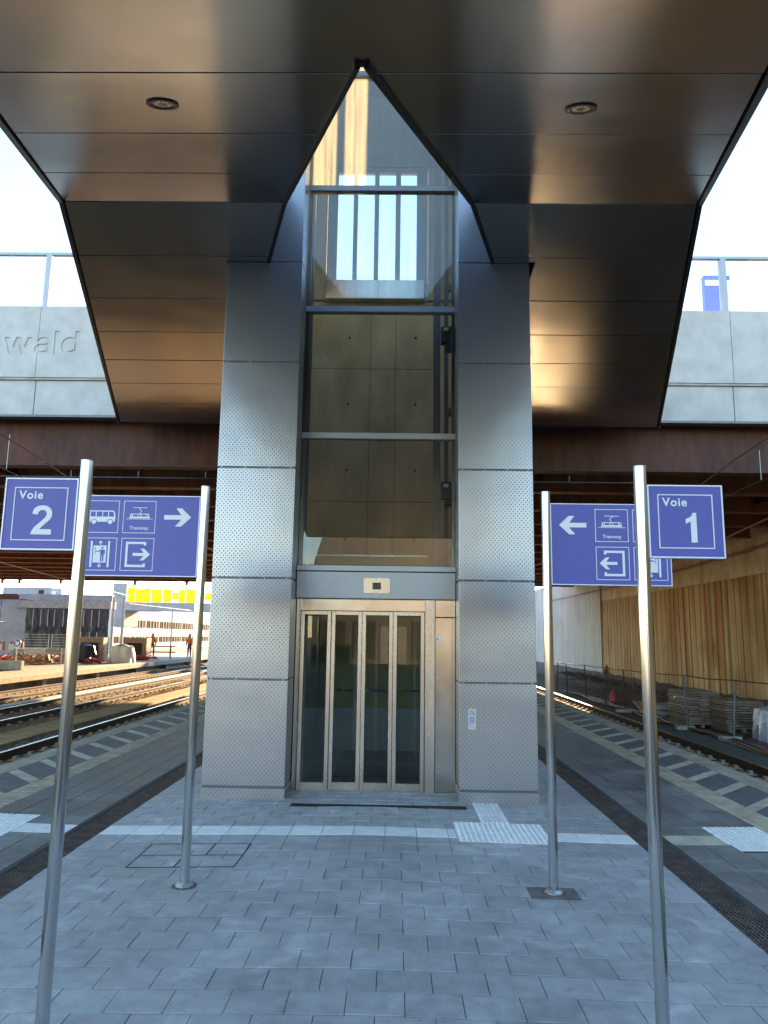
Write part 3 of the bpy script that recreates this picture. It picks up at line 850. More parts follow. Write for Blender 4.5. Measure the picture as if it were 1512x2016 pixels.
for (p, q) in strips:
    p2, q2 = p + G / 2, q - G / 2
    for sg in (-1, 1):
        def pt(u, Y, dz=0.0): return (XC + sg * u, Y, cz((Y)) + dz)
        eo = 0.075
        if q2 <= 3.63:
            if sg < 0: continue
            poly_ = [(XC - ho(p2) + eo, p2, cz(p2)), (XC + ho(p2) - eo, p2, cz(p2)), (XC + ho(q2) - eo, q2, cz(q2)), (XC - ho(q2) + eo, q2, cz(q2))]
        elif p2 < 3.63:
            ap = 3.67
            if sg < 0: continue
            poly_ = [(XC - ho(p2) + eo, p2, cz(p2)), (XC + ho(p2) - eo, p2, cz(p2)), (XC + ho(q2) - eo, q2, cz(q2)), (XC + hi(q2) + 0.026, q2, cz(q2)),
                     (XC, ap, cz(ap)), (XC - hi(q2) - 0.026, q2, cz(q2)), (XC - ho(q2) + eo, q2, cz(q2))]
        elif q2 <= FR:
            poly_ = [pt(hi(p2) + 0.026, p2), pt(ho(p2) - eo, p2), pt(ho(q2) - eo, q2), pt(hi(q2) + 0.026, q2)]
        elif p2 < FR:
            poly_ = [pt(hi(p2) + 0.026, p2), pt(ho(p2) - eo, p2), pt(ho(q2) - eo, q2), pt(TW + 0.01, q2), pt(TW + 0.01, FR - 0.02), pt(hi(FR) + 0.026, FR - 0.02)]
        elif p2 < 12.7:
            poly_ = [pt(TW + 0.01, p2), pt(ho(p2) - eo, p2), pt(ho(q2) - eo, q2), pt(TW + 0.01, q2)]
        else:
            poly_ = [pt(0.004, p2), pt(ho(p2) - eo, p2), pt(ho(q2) - eo, q2), pt(0.004, q2)]
        mb = MB(); mb.prism(poly_, vec_up(p)); 
        rt_ = (random.uniform(-.003, .003), random.uniform(-.002, .002))
        ymid = (p2 + q2) / 2
        mb.v = [(a, b_, c + (b_ - ymid) * rt_[0] + (a - XC) * rt_[1] * 0.3) for a, b_, c in mb.v]
        mb.build('soffit_panel', 'soffit', canopy, bevel=0.002)
# closing body above the panels and roof sheet
mb = MB()
for lay, th in ((0.035, 0.03), (None, 0.05)):
    for sg in (-1, 1):
        def pt(u, Y): return (XC + sg * u, Y, cz(Y) + lay if lay is not None else 7.0)
        segs = [(yc[-1], PYB), (PYB, 3.55), (3.55, KY), (KY, FR - 0.02), (FR - 0.02, 12.7), (12.7, 14.95)]
        for (p, q) in segs:
            i0 = hi(p) + 0.05 if 3.6 < p < FR - 0.1 else (0.0 if p < 3.6 or p > 12.6 else TW + 0.01)
            i1 = hi(q) + 0.05 if 3.6 < q < FR else (0.0 if q < 3.6 or p > 12.6 else TW + 0.01)
            if abs(p - (FR - 0.02)) < 1e-6: i0 = i1 = TW + 0.01
            mb.prism([pt(i0, p), pt(ho(p) - 0.07, p), pt(ho(q) - 0.07, q), pt(i1, q)], (0, 0, th))
mb.build('roof_body', 'core', canopy)
# edge trims, in short lengths with joints
def trim(name, fn, Ya, Yb, w, zlo, zhi, off):
    ztop = 7.04
    for sg in (-1, 1):
        cuts = sorted(set([Ya] + [y for y in ya + yb + yc if Ya < y < Yb] + [Yb]))
        mb = MB()
        for p, q in zip(cuts[:-1], cuts[1:]):
            p2, q2 = p + 0.003, q - 0.003
            u0, u1 = fn(p2) + off, fn(q2) + off
            mb.add([(XC + sg * u0, p2, cz(p2) + zlo), (XC + sg * (u0 + w), p2, cz(p2) + zlo), (XC + sg * (u0 + w), p2, ztop), (XC + sg * u0, p2, ztop),
                    (XC + sg * u1, q2, cz(q2) + zlo), (XC + sg * (u1 + w), q2, cz(q2) + zlo), (XC + sg * (u1 + w), q2, ztop), (XC + sg * u1, q2, ztop)],
                   [(0, 1, 2, 3), (7, 6, 5, 4), (4, 5, 1, 0), (5, 6, 2, 1), (6, 7, 3, 2), (7, 4, 0, 3)])
        mb.build(name, 'darkmetal', canopy)
mb = MB(); mb.box(XC - ho(yc[-1]), yc[-1] - 0.05, cz(yc[-1]) - 0.02, XC + ho(yc[-1]), yc[-1] - 0.01, 7.04); mb.build('front_trim', 'darkmetal', canopy)
trim('edge_trim', ho, yc[-1], 14.95, 0.045, -0.02, 0.36, -0.06)
trim('slot_trim', hi, 3.68, 8.13, 0.032, -0.03, 0.36, -0.005)
mb = MB(); mb.prism([(XC - 0.012, 3.655, cz(3.655) - 0.012), (XC + 0.012, 3.655, cz(3.655) - 0.012), (XC + 0.036, 3.70, cz(3.70) - 0.012), (XC - 0.036, 3.70, cz(3.70) - 0.012)], (0, 0, 0.02)); mb.build('slot_tip', 'darkmetal', canopy)
mb = MB(); mb.prism([(XC - 0.04, 3.55, 6.96), (XC + 0.04, 3.55, 6.96), (XC + hi(6.1) + 0.06, 6.1, 6.96), (XC - hi(6.1) - 0.06, 6.1, 6.96)], (0, 0, 0.03)); mb.build('slot_cover', 'darkmetal', canopy)  # added out of view to block the sky's reflection in the glass
mb = MB(); mb.box(XC - ho(14.95), 14.955, 5.985, XC + ho(14.95), 15.0, 7.04); mb.build('rear_trim', 'darkmetal', canopy)
# recessed downlights in the sloping soffit
def downlight(x, Y):
    c = Vector((x, Y, cz(Y)))
    n = Vector((0, math.sin(R(20)), -math.cos(R(20))))       # pointing down out of the soffit
    a = Vector((1, 0, 0)); bb = n.cross(a)
    def ringv(r, d, k=36):
        return [c + n * d + (a * math.cos(2 * math.pi * i / k) + bb * math.sin(2 * math.pi * i / k)) * r for i in range(k)]
    k = 36
    prof = [(0.100, 0.0005), (0.101, 0.008), (0.092, 0.011), (0.074, 0.009), (0.070, 0.0005)]
    mb = MB(); vs = []
    for r_, d_ in prof: vs += ringv(r_, d_)
    fs = []
    for i in range(len(prof) - 1):
        for j in range(k):
            fs.append((i * k + j, i * k + (j + 1) % k, (i + 1) * k + (j + 1) % k, (i + 1) * k + j))
    mb.add(vs, fs)
    o = mb.build('downlight', 'darkmetal', canopy, smooth=True)
    mb = MB(); vs = ringv(0.071, 0.003, 24) + [c + n * 0.0012]
    mb.add(vs, [(24, (i + 1) % 24, i) for i in range(24)])
    mb.build('glass_disc', 'black', o)
    mb = MB()
    for i in range(12):
        t0 = 2 * math.pi * i / 12; t1 = t0 + 0.34
        P = [c + n * 0.0045 + (a * math.cos(t) + bb * math.sin(t)) * r for t, r in ((t0, 0.028), (t0, 0.058), (t1, 0.058), (t1, 0.028))]
        mb.add(P, [(0, 1, 2, 3)])
    mb.build('reflector', 'steel', o)
downlight(-1.524, 4.275); downlight(1.153, 4.344)

# ================================================================ LIFT TOWER
tower = thing('lift_tower', 'glass fronted lift shaft between two perforated grey metal clad piers', 'lift tower', (XC, 8.15, 0))
lv = [0.135, 1.228, 2.308, 3.54, 4.775, 6.0, 7.25, 8.5, 9.75, 11.4]
PL = (-2.005, -1.132); PR = (0.682, 1.505)
FRONT, BACK = 8.15, 8.58
for (x0, x1) in (PL, PR):
    for z0, z1 in zip(lv[:-1], lv[1:]):
        mb = MB(); mb.box(x0, FRONT, z0 + 0.0065, x1, BACK, z1 - 0.0065)
        mb.build('cladding_panel', 'perf', tower, bevel=0.006, seg=2)
    mb = MB(); mb.box(x0 + 0.012, FRONT + 0.010, 0.0, x1 - 0.012, BACK - 0.01, 11.4); mb.build('pier_core', 'framemetal', tower)
    mb = MB(); mb.box(x0 - 0.006, FRONT - 0.022, -0.02, x1 + 0.006, BACK, 0.125); mb.build('skirting', 'perf', tower, bevel=0.004)
    # little fixing brackets that show in the joints
    mb = MB()
    for z1 in lv[1:6]:
        for k in range(4):
            xx = x0 + (0.04, 0.3, 0.56, 0.8)[k] * (x1 - x0) / 0.86
            mb.box(xx, FRONT + 0.004, z1 - 0.007, xx + 0.012, FRONT + 0.03, z1 + 0.007)
    stuff(mb.build('fixing_clips', 'galv', tower))
for (x0, x1) in ((-2.0, -1.92), (1.42, 1.50)):
    for z0, z1 in zip(lv[:-1], lv[1:]):
        mb = MB(); mb.box(x0, BACK + 0.01, z0 + 0.0055, x1, 12.72, z1 - 0.0055); mb.build('side_cladding', 'perf', tower)
# inner side walls and rear wall of the shaft
each('shaft_side_wall', 'concin', tower, [(-1.90, 8.6, 0, -1.62, 12.49, 7.2), (1.10, 8.6, 0, 1.40, 12.49, 7.2)])
mb = MB()
jx = [-1.62, -0.49, -0.05, 1.10]
jz = [0, 1.63, 3.95, 6.30, 7.55]
for xa, xb in zip(jx[:-1], jx[1:]):
    for za, zb in zip(jz[:-1], jz[1:]):
        mb.box(xa + 0.003, 12.5 + random.uniform(0, 0.004), za + 0.004, xb - 0.003, 12.7, zb - 0.004)
mb.box(-1.62, 12.512, 0, 1.10, 12.72, 7.55, 1)
mb.build('rear_wall', ['concin', 'core'], tower, bevel=0.003)
mb = MB()
for z in (6.87, 5.66, 4.49, 3.3, 2.6):
    for x in (-0.86, 0.30):
        mb.tube([(x, 12.48, z), (x, 12.51, z)], 0.018, 10)
mb.build('tie_holes', 'core', tower)
# upper landing: side walls, doors with four tall windows, apron
each('landing_wall', 'concin', tower, [(-1.90, 12.45, 7.56, -1.31, 12.7, 10.12), (0.51, 12.45, 7.56, 1.40, 12.7, 10.12)])
mb = MB(); mb.box(-1.309, 12.49, 7.555, 0.509, 12.6, 7.855); mb.build('threshold', 'greymetal', tower)
mb = MB(); mb.box(-1.29, 12.30, 7.52, 0.43, 12.47, 7.86); mb.build('steel_apron', 'steel2', tower)
mb = MB()
px = [(-1.12, -0.84), (-0.76, -0.46), (-0.38, -0.08), (0.01, 0.30)]
edges = [-1.22] + [v for p in px for v in p] + [0.42]
for i in range(0, len(edges), 2):
    mb.box(edges[i], 12.46, 7.94, edges[i + 1], 12.54, 10.02)
mb.box(-1.30, 12.46, 7.86, 0.50, 12.54, 7.94); mb.box(-1.30, 12.46, 10.02, 0.50, 12.54, 10.12)
mb.box(-1.30, 12.47, 7.94, -1.22, 12.55, 10.02); mb.box(0.42, 12.47, 7.94, 0.50, 12.55, 10.02)
ud = mb.build('upper_door', 'greymetal', tower)
mb = MB()
for (a, c) in px: mb.box(a - 0.01, 12.495, 7.93, c + 0.01, 12.503, 10.03)
mb.build('window_pane', 'barglass', ud)
mb = MB(); mb.box(-1.90, 12.45, 10.13, 1.40, 12.6, 10.40); mb.build('lintel', 'greymetal', tower)
each('lintel', 'greymetal', tower, [(-1.90, 12.45, 11.6, 1.40, 12.6, 11.9)])
mb = MB(); mb.box(-1.9, 12.5, 10.40, 1.4, 12.55, 11.6); mb.build('clerestory_panel', 'concwall', tower)
mb = MB(); mb.box(-2.02, 8.12, 11.9, 1.52, 12.8, 12.05); mb.build('shaft_roof', 'greymetal', tower)
each('roof_edge', 'greymetal', tower, [(-1.93, 8.6, 11.4, -1.9, 12.6, 11.9), (1.40, 8.6, 11.4, 1.43, 12.6, 11.9)])
# guide rails and steel posts inside
each('guide_rail', 'framemetal', tower, [(a, b0, 0.0, c, d_, 11.3) for a, b0, c, d_ in ((-1.27, 9.55, -1.17, 9.65), (0.47, 9.55, 0.56, 9.65), (0.66, 10.3, 0.72, 10.38))])
for z in (5.7, 3.58):
    mb = MB()
    mb.box(0.57, 9.5, z - 0.12, 0.95, 9.62, z + 0.10); mb.box(0.62, 9.46, z - 0.20, 1.05, 9.7, z - 0.15)
    mb.box(0.60, 9.44, z + 0.02, 0.66, 9.5, z + 0.06, 1)
    mb.build('rail_bracket', ['darkmetal', 'galv'], tower)
each('cross_tie', 'framemetal', tower, [(0.75, 10.9, z, 1.08, 11.0, z + 0.1) for z in (7.0, 5.0, 2.9)])
for x in (0.80, 0.84, 0.93):
    mb = MB(); mb.tube([(x, 10.1, 2.4), (x, 10.1, 11.2)], 0.006, 6); mb.build('hoist_cable', 'galv', tower)
# transoms, glass panes
tz = [2.475, 4.03, 5.615, 7.215, 8.82, 10.4, 11.7]
for z in tz[1:6]:
    mb = MB(); mb.box(-1.128, 8.565, z - 0.036, 0.678, 8.66, z + 0.036); mb.build('transom', 'greymetal' if z < 7 else 'framemetal', tower, bevel=0.003)
for z0, z1 in zip(tz[:-1], tz[1:]):
    mb = MB(); mb.box(-1.125, 8.608, z0 + 0.03, 0.676, 8.618, z1 - 0.03); mb.build('glass_pane', 'topglass' if z0 > 5 else 'glass', tower)
each('glazing_mullion', 'framemetal', tower, [(x, 8.665, 2.5, x + 0.035, 8.72, 11.7) for x in (-1.128, 0.645)])
# header
mb = MB(); mb.box(-1.128, 8.50, 2.428, 0.678, 8.66, 2.49); mb.build('sill', 'greymetal', tower, bevel=0.003)
mb = MB(); mb.box(-1.125, 8.515, 2.118, 0.675, 8.66, 2.420); mb.build('header_box', 'greymetal', tower, bevel=0.004)
dp = MB(); dp.box(-0.365, 8.508, 2.178, -0.065, 8.5155, 2.352); dpo = dp.build('display_plate', 'steel', tower, bevel=0.001)
dp = MB(); dp.box(-0.262, 8.503, 2.222, -0.168, 8.5085, 2.300); dp.build('display', 'black', dpo)
textmesh('00', 0.026, (-0.208, 8.5025, 2.25), dpo, name='display_digits', material='framemetal', extrude=0.0004)
dp = MB()
for x in (-0.345, -0.215, -0.085):
    for z in (2.19, 2.342): dp.tube([(x, 8.508, z), (x, 8.505, z)], 0.003, 8)
dp.build('screws', 'grate', dpo)
# door frame
each('door_jamb', 'steel', tower, [(-1.125, 8.60, 0.0, -1.088, 8.70, 2.112), (-1.086, 8.56, 0.0, -1.078, 8.70, 2.112), (0.337, 8.56, -0.01, 0.446, 8.70, 2.112)], bevel=0.002)
mb = MB(); mb.box(-1.076, 8.612, 1.985, 0.335, 8.69, 2.112); mb.build('door_header', 'steel2', tower)
mb = MB(); mb.box(-1.076, 8.58, -0.01, 0.335, 8.75, 0.012); mb.build('door_sill', 'steel', tower)
# four sliding leaves
lx = [-1.076, -0.728, -0.378, -0.024, 0.334]
lab = None
for i in range(4):
    x0, x1 = lx[i] + 0.002, lx[i + 1] - 0.002
    dy = 0.0 if i in (0, 3) else 0.028
    y0, y1 = 8.62 + dy, 8.652 + dy
    st = 0.043
    mb = MB()
    mb.box(x0, y0, 0.016, x0 + st, y1, 1.978); mb.box(x1 - st, y0, 0.016, x1, y1, 1.978)
    mb.box(x0 + st, y0, 0.016, x1 - st, y1, 0.105); mb.box(x0 + st, y0, 1.935, x1 - st, y1, 1.978)
    dl = mb.build('door_leaf', 'steel', tower, bevel=0.002)
    mb = MB(); mb.box(x0 + st - 0.002, y0 + 0.012, 0.10, x1 - st + 0.002, y0 + 0.020, 1.94); mb.build('door_pane', 'doorglass', dl)
    mb = MB()
    a, c = x0 + st, x1 - st
    for q in ((a, 0.105, a + 0.007, 1.935), (c - 0.007, 0.105, c, 1.935), (a, 0.105, c, 0.112), (a, 1.928, c, 1.935)):
        mb.box(q[0], y0 + 0.006, q[1], q[2], y0 + 0.0115, q[3])
    mb.build('pane_gasket', 'grate', dl)
# steel service panel to the right of the door
mb = MB(); mb.box(0.452, 8.575, 0.03, 0.676, 8.60, 1.915); sp = mb.build('service_panel', 'steel2', tower, bevel=0.002)
mb = MB(); mb.box(0.452, 8.575, 1.925, 0.676, 8.60, 2.112); mb.build('service_panel_top', 'steel2', tower, bevel=0.002)
mb = MB(); mb.box(0.452, 8.57, -0.04, 0.676, 8.60, 0.026); mb.build('panel_kick_strip', 'galv', tower)
mb = MB()
for z in (1.26, 0.73, 0.24): mb.tube([(0.485, 8.575, z), (0.485, 8.568, z)], 0.007, 8)
mb.tube([(0.485, 8.575, 1.72), (0.485, 8.57, 1.72)], 0.009, 10)
mb.build('panel_locks', 'galv', sp)
mb = MB(); mb.box(0.462, 8.5735, 1.655, 0.535, 8.5748, 1.70); st_ = mb.build('notice_sticker', 'signwhite', sp)
mb = MB(); poly(mb, [(0.466, 1.665), (0.489, 1.665), (0.4775, 1.688)], 8.5733, 0.0006); mb.build('warning_triangle', 'framemetal', st_)
# call button plate on the right pier
mb = MB(); mb.box(0.776, 8.142, 0.75, 0.858, 8.1495, 0.962); bp_ = mb.build('call_plate', 'galv', tower, bevel=0.001)
def ringpoly(mb, cx, cz_, r0, r1, y, n=24, t=0.001):
    for i in range(n):
        a0, a1 = 2 * math.pi * i / n, 2 * math.pi * (i + 1) / n
        poly(mb, [(cx + r0 * math.cos(a0), cz_ + r0 * math.sin(a0)), (cx + r1 * math.cos(a0), cz_ + r1 * math.sin(a0)), (cx + r1 * math.cos(a1), cz_ + r1 * math.sin(a1)), (cx + r0 * math.cos(a1), cz_ + r0 * math.sin(a1))], y, t)
mb = MB(); ringpoly(mb, 0.817, 0.927, 0.017, 0.021, 8.1418)
poly(mb, [(0.803, 0.938), (0.806, 0.941), (0.831, 0.916), (0.828, 0.913)], 8.1416)
mb.build('no_use_in_fire_symbol', 'redpaint', bp_)
mb = MB(); mb.box(0.798, 8.1395, 0.83, 0.838, 8.1418, 0.872); bt = mb.build('call_button', 'totemblue', bp_)
mb = MB(); poly(mb, [(0.806, 0.838), (0.812, 0.838), (0.818, 0.852), (0.824, 0.838), (0.830, 0.838), (0.821, 0.864), (0.815, 0.864)], 8.1393); mb.build('button_symbol', 'signwhite', bt)

# ================================================================ LIFT CAB
cab = thing('lift_cab', 'lift cab with olive back wall seen through the closed door panes', 'lift cab', (XC, 9.9, 0))
mb = MB(); mb.box(-1.03, 11.6, 0.02, 0.45, 11.65, 0.64); mb.build('lower_back_panel', 'teal', cab)
mb = MB(); mb.box(-1.03, 11.6, 0.645, 0.45, 11.65, 2.25); mb.build('back_wall', 'olive', cab)
mb = MB(); mb.box(-1.06, 8.9, 0.0, 0.48, 11.66, 0.018); mb.build('cab_floor', 'teal', cab)
each('side_wall', 'cabmetal', cab, [(-1.08, 8.9, 0.02, -1.035, 11.66, 2.25), (0.455, 8.9, 0.02, 0.50, 11.66, 2.25)])
mb = MB(); mb.box(-1.08, 8.85, 2.255, 0.50, 11.66, 2.34); mb.build('cab_roof', 'cabmetal', cab)
each('wall_rib', 'cabmetal', cab, [(x, 11.52, 0.02, x + 0.045, 11.57, 2.25) for x in (-0.62, -0.30, 0.28)])
mb = MB(); mb.tube([(-0.95, 11.5, 0.9), (0.38, 11.5, 0.9)], 0.018, 10); mb.build('handrail', 'steel', cab)
mb = MB(); mb.box(-1.04, 9.55, 2.345, 0.40, 9.56, 2.70); mb.build('roof_guard_glass', 'greenglass', cab)
mb = MB()
for a, c in ((-1.04, -0.72), (-0.71, -0.36), (-0.35, 0.0), (0.01, 0.40)): mb.box(a, 9.54, 2.705, c, 9.57, 2.725)
mb.build('guard_top_strip', 'signwhite', cab)

# ================================================================ BRIDGE
bridge = thing('road_bridge', 'wide road bridge with pale concrete parapet over rust brown steel girders', 'bridge', (0, 15.3, 6.0))
FY = 15.3
jx = [-47.6, -42.65, -37.7, -32.75, -27.78, -22.8, -17.72, -12.77, -7.8, -2.83, 2.13, 7.1, 12.07, 17.0, 22, 27]
# engraved station name, drawn letter by letter: x-height 1.0, ascender 1.38
XH = 0.385
def arcband(cx, cz_, rx, rz, wd, a0, a1, n=22):
    o = [(cx + rx * math.cos(R(a0 + (a1 - a0) * k / n)), cz_ + rz * math.sin(R(a0 + (a1 - a0) * k / n))) for k in range(n + 1)]
    q = [(cx + (rx - wd) * math.cos(R(a0 + (a1 - a0) * k / n)), cz_ + (rz - wd * 0.85) * math.sin(R(a0 + (a1 - a0) * k / n))) for k in range(n, -1, -1)]
    return o + q
LETTERS = {
    'o': (1.12, [arcband(0.53, 0.5, 0.53, 0.53, 0.27, -2, 181), arcband(0.53, 0.5, 0.53, 0.53, 0.27, 179, 361)]),
    'w': (1.62, [[(0, 1), (0.29, 1), (0.60, 0.0), (0.31, 0.0)], [(0.33, 0.002), (0.598, 0.001), (0.93, 0.999), (0.66, 0.998)], [(0.662, 1.0), (0.932, 1.001), (1.26, 0.002), (0.99, 0.001)], [(0.995, 0.0), (1.262, 0.0015), (1.57, 1.0005), (1.30, 0.9985)]]),
    'a': (1.07, [[(0.70, 0.0), (0.97, 0.0), (0.95, 0.62), (0.68, 0.62)], arcband(0.50, 0.60, 0.45, 0.42, 0.25, 0, 152), arcband(0.41, 0.30, 0.41, 0.325, 0.22, 50, 330),
                 [(0.42, 0.42), (0.70, 0.46), (0.70, 0.63), (0.42, 0.605)]]),
    'l': (0.46, [[(0.03, 0), (0.31, 0), (0.31, 1.38), (0.03, 1.38)]]),
    'd': (1.15, [[(0.76, 0.0), (1.03, 0.0), (1.03, 1.38), (0.76, 1.38)], arcband(0.49, 0.5, 0.49, 0.53, 0.26, 38, 322)]),
}
def engraved_panel(x0, x1, word):
    mb = MB(); mb.box(x0 + 0.005, FY, 7.085, x1 - 0.005, FY + 0.22, 8.70)
    o = mb.build('parapet_panel', 'conc', bridge)
    if not word: return o
    for (lx_, polys) in word:
        for k, P in enumerate(polys):
            wx = [lx_ + a * XH for a, b_ in P]
            if max(wx) < x0 or min(wx) > x1: continue
            dpt = 0.024 + 0.0006 * k
            c = MB(); c.prism([(lx_ + a * XH, FY - 0.05, 7.60 + b_ * XH) for a, b_ in P], (0, 0.05 + dpt, 0))
            co = c.build('tmp_cut', 'conc', bridge)
            m_ = o.modifiers.new('cut', 'BOOLEAN'); m_.operation = 'DIFFERENCE'; m_.object = co; m_.solver = 'EXACT'
            bpy.context.view_layer.update()
            me = bpy.data.meshes.new_from_object(o.evaluated_get(bpy.context.evaluated_depsgraph_get()))
            me.name = 'parapet_panel'; o.modifiers.clear(); o.data = me
            bpy.data.objects.remove(co)
    return o
word = []
for ch_, xx in (('o', -8.99), ('w', -8.535), ('a', -7.875), ('l', -7.46), ('d', -7.295)):
    word.append((xx, LETTERS[ch_][1]))
for x0, x1 in zip(jx[:-1], jx[1:]):
    engraved_panel(x0, x1, word if -13 < x0 < -7.7 else None)
    mb = MB(); mb.box(x0 + 0.008, FY + 0.07, 6.27, x1 - 0.008, FY + 0.25, 7.03); mb.build('fascia_panel', 'conc', bridge, bevel=0.006)
each('joint_filler', 'conc2', bridge, [(x - 0.004, FY + 0.034, 7.09, x + 0.004, FY + 0.2, 8.69) for x in (-12.77, -7.8)])
mb = MB(); mb.box(-47, FY + 0.02, 7.035, 27, FY + 0.24, 7.078); mb.build('parapet_lip', 'conc2', bridge)
mb = MB(); mb.box(-47, FY + 0.05, 6.22, 27, FY + 0.30, 6.262); mb.build('drip_edge', 'framemetal', bridge)
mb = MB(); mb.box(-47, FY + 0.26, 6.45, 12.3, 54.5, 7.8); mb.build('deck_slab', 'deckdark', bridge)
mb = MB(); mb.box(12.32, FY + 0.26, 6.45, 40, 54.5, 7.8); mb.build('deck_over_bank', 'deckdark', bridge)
gy = [15.75, 18.1, 20.7] + [23.3 + 2.6 * k for k in range(12)]
for i, y in enumerate(gy):
    mb = MB()
    mb.box(-47, y + 0.14, 5.28, 12.3, y + 0.17, 6.44); mb.box(-47, y, 5.25, 12.3, y + 0.32, 5.28); mb.box(-47, y + 0.02, 6.41, 12.3, y + 0.30, 6.45)
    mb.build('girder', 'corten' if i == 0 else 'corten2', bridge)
for x in (-30, -16, -9.5, -3, 3.5, 10):
    for y0, y1 in zip(gy[:-1], gy[1:]):
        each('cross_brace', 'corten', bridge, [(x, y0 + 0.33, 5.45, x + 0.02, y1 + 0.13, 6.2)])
each('hanger_bracket', 'redpaint', bridge, [(x, gy[-1] + 0.03, 4.98, x + 0.18, gy[-1] + 0.25, 5.249) for x in (-27.5, -26.3, -23.4, -22.3, -18.2, -14.6, -13.6, -11.0, -9.9)])
# barrier on top
each('barrier_post', 'greymetal', bridge, [(x - 0.06, FY + 0.10, 8.70, x + 0.06, FY + 0.24, 9.97) for x in (-17.7, -12.74, -7.78, -2.8, 2.15, 7.07, 12.03, 17.0)])
each('barrier_rail', 'greymetal', bridge, [(-47, FY + 0.12, 9.97, -2.8, FY + 0.22, 10.03), (2.1, FY + 0.12, 9.97, 27, FY + 0.22, 10.03)])
each('barrier_glass', 'barglass', bridge, [(-47, FY + 0.16, 8.70, -2.8, FY + 0.17, 9.97), (2.1, FY + 0.16, 8.70, 27, FY + 0.17, 9.97)])
# landing between tower and bridge
mb = MB(); mb.box(-2.0, 12.72, 7.5, 1.5, FY + 0.2, 7.84); mb.build('landing_slab', 'conc', bridge)
# blue totem on the deck
t = thing('station_totem', 'blue information totem with white letters standing on the bridge deck', 'totem', (7.6, 17.0, 7.8))
mb = MB(); mb.box(7.30, 16.95, 7.8, 7.92, 17.1, 10.36); bd = mb.build('totem_body', 'totemblue', t)
mb = MB(); mb.box(7.81, 16.944, 7.8, 7.922, 16.95, 10.1); mb.box(7.32, 16.944, 10.1, 7.922, 16.949, 10.24); mb.build('totem_stripe', 'signframe', bd)
mb = MB()
# C F L drawn as slanted bars
def sl(pts): poly(mb, [(7.34 + a * 0.1 + (b_ * 0.03), 10.115 + b_ * 0.11) for a, b_ in pts], 16.943, 0.004)
sl([(0, 0), (0.8, 0), (0.8, 0.22), (0.22, 0.22), (0.22, 0.78), (0.9, 0.78), (0.9, 1), (0, 1)])
sl([(1.0, 0), (1.2, 0), (1.2, 0.4), (1.8, 0.4), (1.8, 0.6), (1.2, 0.6), (1.2, 0.8), (2.0, 0.8), (2.0, 1), (1.0, 1)])
sl([(2.1, 0), (2.8, 0), (2.8, 0.2), (2.3, 0.2), (2.3, 1), (2.1, 1)])
mb.build('totem_lettering', 'signwhite', bd)

# ================================================================ RIGHT RETAINING WALL
def ribbed(name, x, y0, y1, z0, z1, m_, pitch, label, depth=0.07):
    mb = MB(); y = y0; prof = []
    while y < y1:
        w1 = pitch * random.uniform(0.88, 1.12)
        nsub = 3
        prof += [(x, y), (x, y + w1 * 0.82)]
        prof += [(x + depth, y + w1 * 0.86), (x + depth, y + w1 * 0.96)]
        y += w1
    for k in range(len(prof) - 1):
        a, b_ = prof[k], prof[k + 1]
        mb.add([(a[0], a[1], z0), (b_[0], b_[1], z0), (b_[0], b_[1], z1), (a[0], a[1], z1)], [(3, 2, 1, 0)])
    mb.box(x + depth + 0.01, y0, z0, x + 0.6, y1, z1)
    return tag(mb.build(name, m_), label, 'retaining wall')
ribbed('retaining_wall', 12.5, -20, 46.0, -0.85, 4.0, 'ribrust', 0.56, 'tall ribbed retaining wall stained rust orange below the bridge')
ribbed('retaining_wall', 12.42, 46.05, 110, -0.85, 5.95, 'ribpale', 0.50, 'pale ribbed retaining wall beyond the bridge', 0.05)
mb = MB()
y = -20
while y < 46:
    mb.box(12.52, y + 0.01, 4.01, 13.2, y + 1.49, 6.44 if y > 15 else 5.6); y += 1.5
tag(mb.build('wall_head_beam', 'band', bevel=0.01), 'plain concrete head beam along the top of the rust stained wall', 'wall beam')
mb = MB(); mb.add([(13.1, -200, 5.0), (300, -200, 5.2), (300, 600, 5.2), (13.1, 600, 5.0)][:0] or [(13.15, -200, 4.0), (300, -200, 4.0), (300, 110, 4.0), (13.15, 110, 4.0)], [(0, 1, 2, 3)])
struct(mb.build('upper_bank', 'ground'))

# ground strips beside the tracks
def strip(name, m_, pts, sub=1.0, amp=0.03):
    """pts: cross section [(x,z)...], along y"""
    mb = MB(); y0, y1 = -30, 90
    ny = int((y1 - y0) / sub)
    vs = []
    for j in range(ny + 1):
        y = y0 + j * sub
        for (x, z) in pts:
            vs.append((x, y, z + random.uniform(-amp, amp)))
    n = len(pts); fs = []
    for j in range(ny):
        for i in range(n - 1):
            fs.append((j * n + i, j * n + i + 1, (j + 1) * n + i + 1, (j + 1) * n + i))
    mb.add(vs, fs)
    return struct(mb.build(name, m_, smooth=True))
strip('ballast_bed', 'ballast', [(4.40, -0.79), (4.7, -0.74), (5.6, -0.72), (6.6, -0.73), (7.0, -0.75), (7.25, -0.72)], 0.5, 0.012)
strip('service_path', 'gravel', [(7.2, -0.70), (7.5, -0.64), (8.0, -0.62), (8.35, -0.63)], 0.5, 0.008)
strip('dirt_bank', 'dirt', [(8.3, -0.64), (8.8, -0.60), (9.5, -0.56), (10.3, -0.52), (11.0, -0.50), (11.6, -0.42), (12.1, -0.30), (12.6, -0.24)], 0.35, 0.045)
strip('ballast_bed', 'ballast', [(-4.90, -0.79), (-5.2, -0.74), (-6.6, -0.72), (-7.5, -0.73), (-7.95, -0.72), (-8.2, -0.74)], 0.5, 0.012)
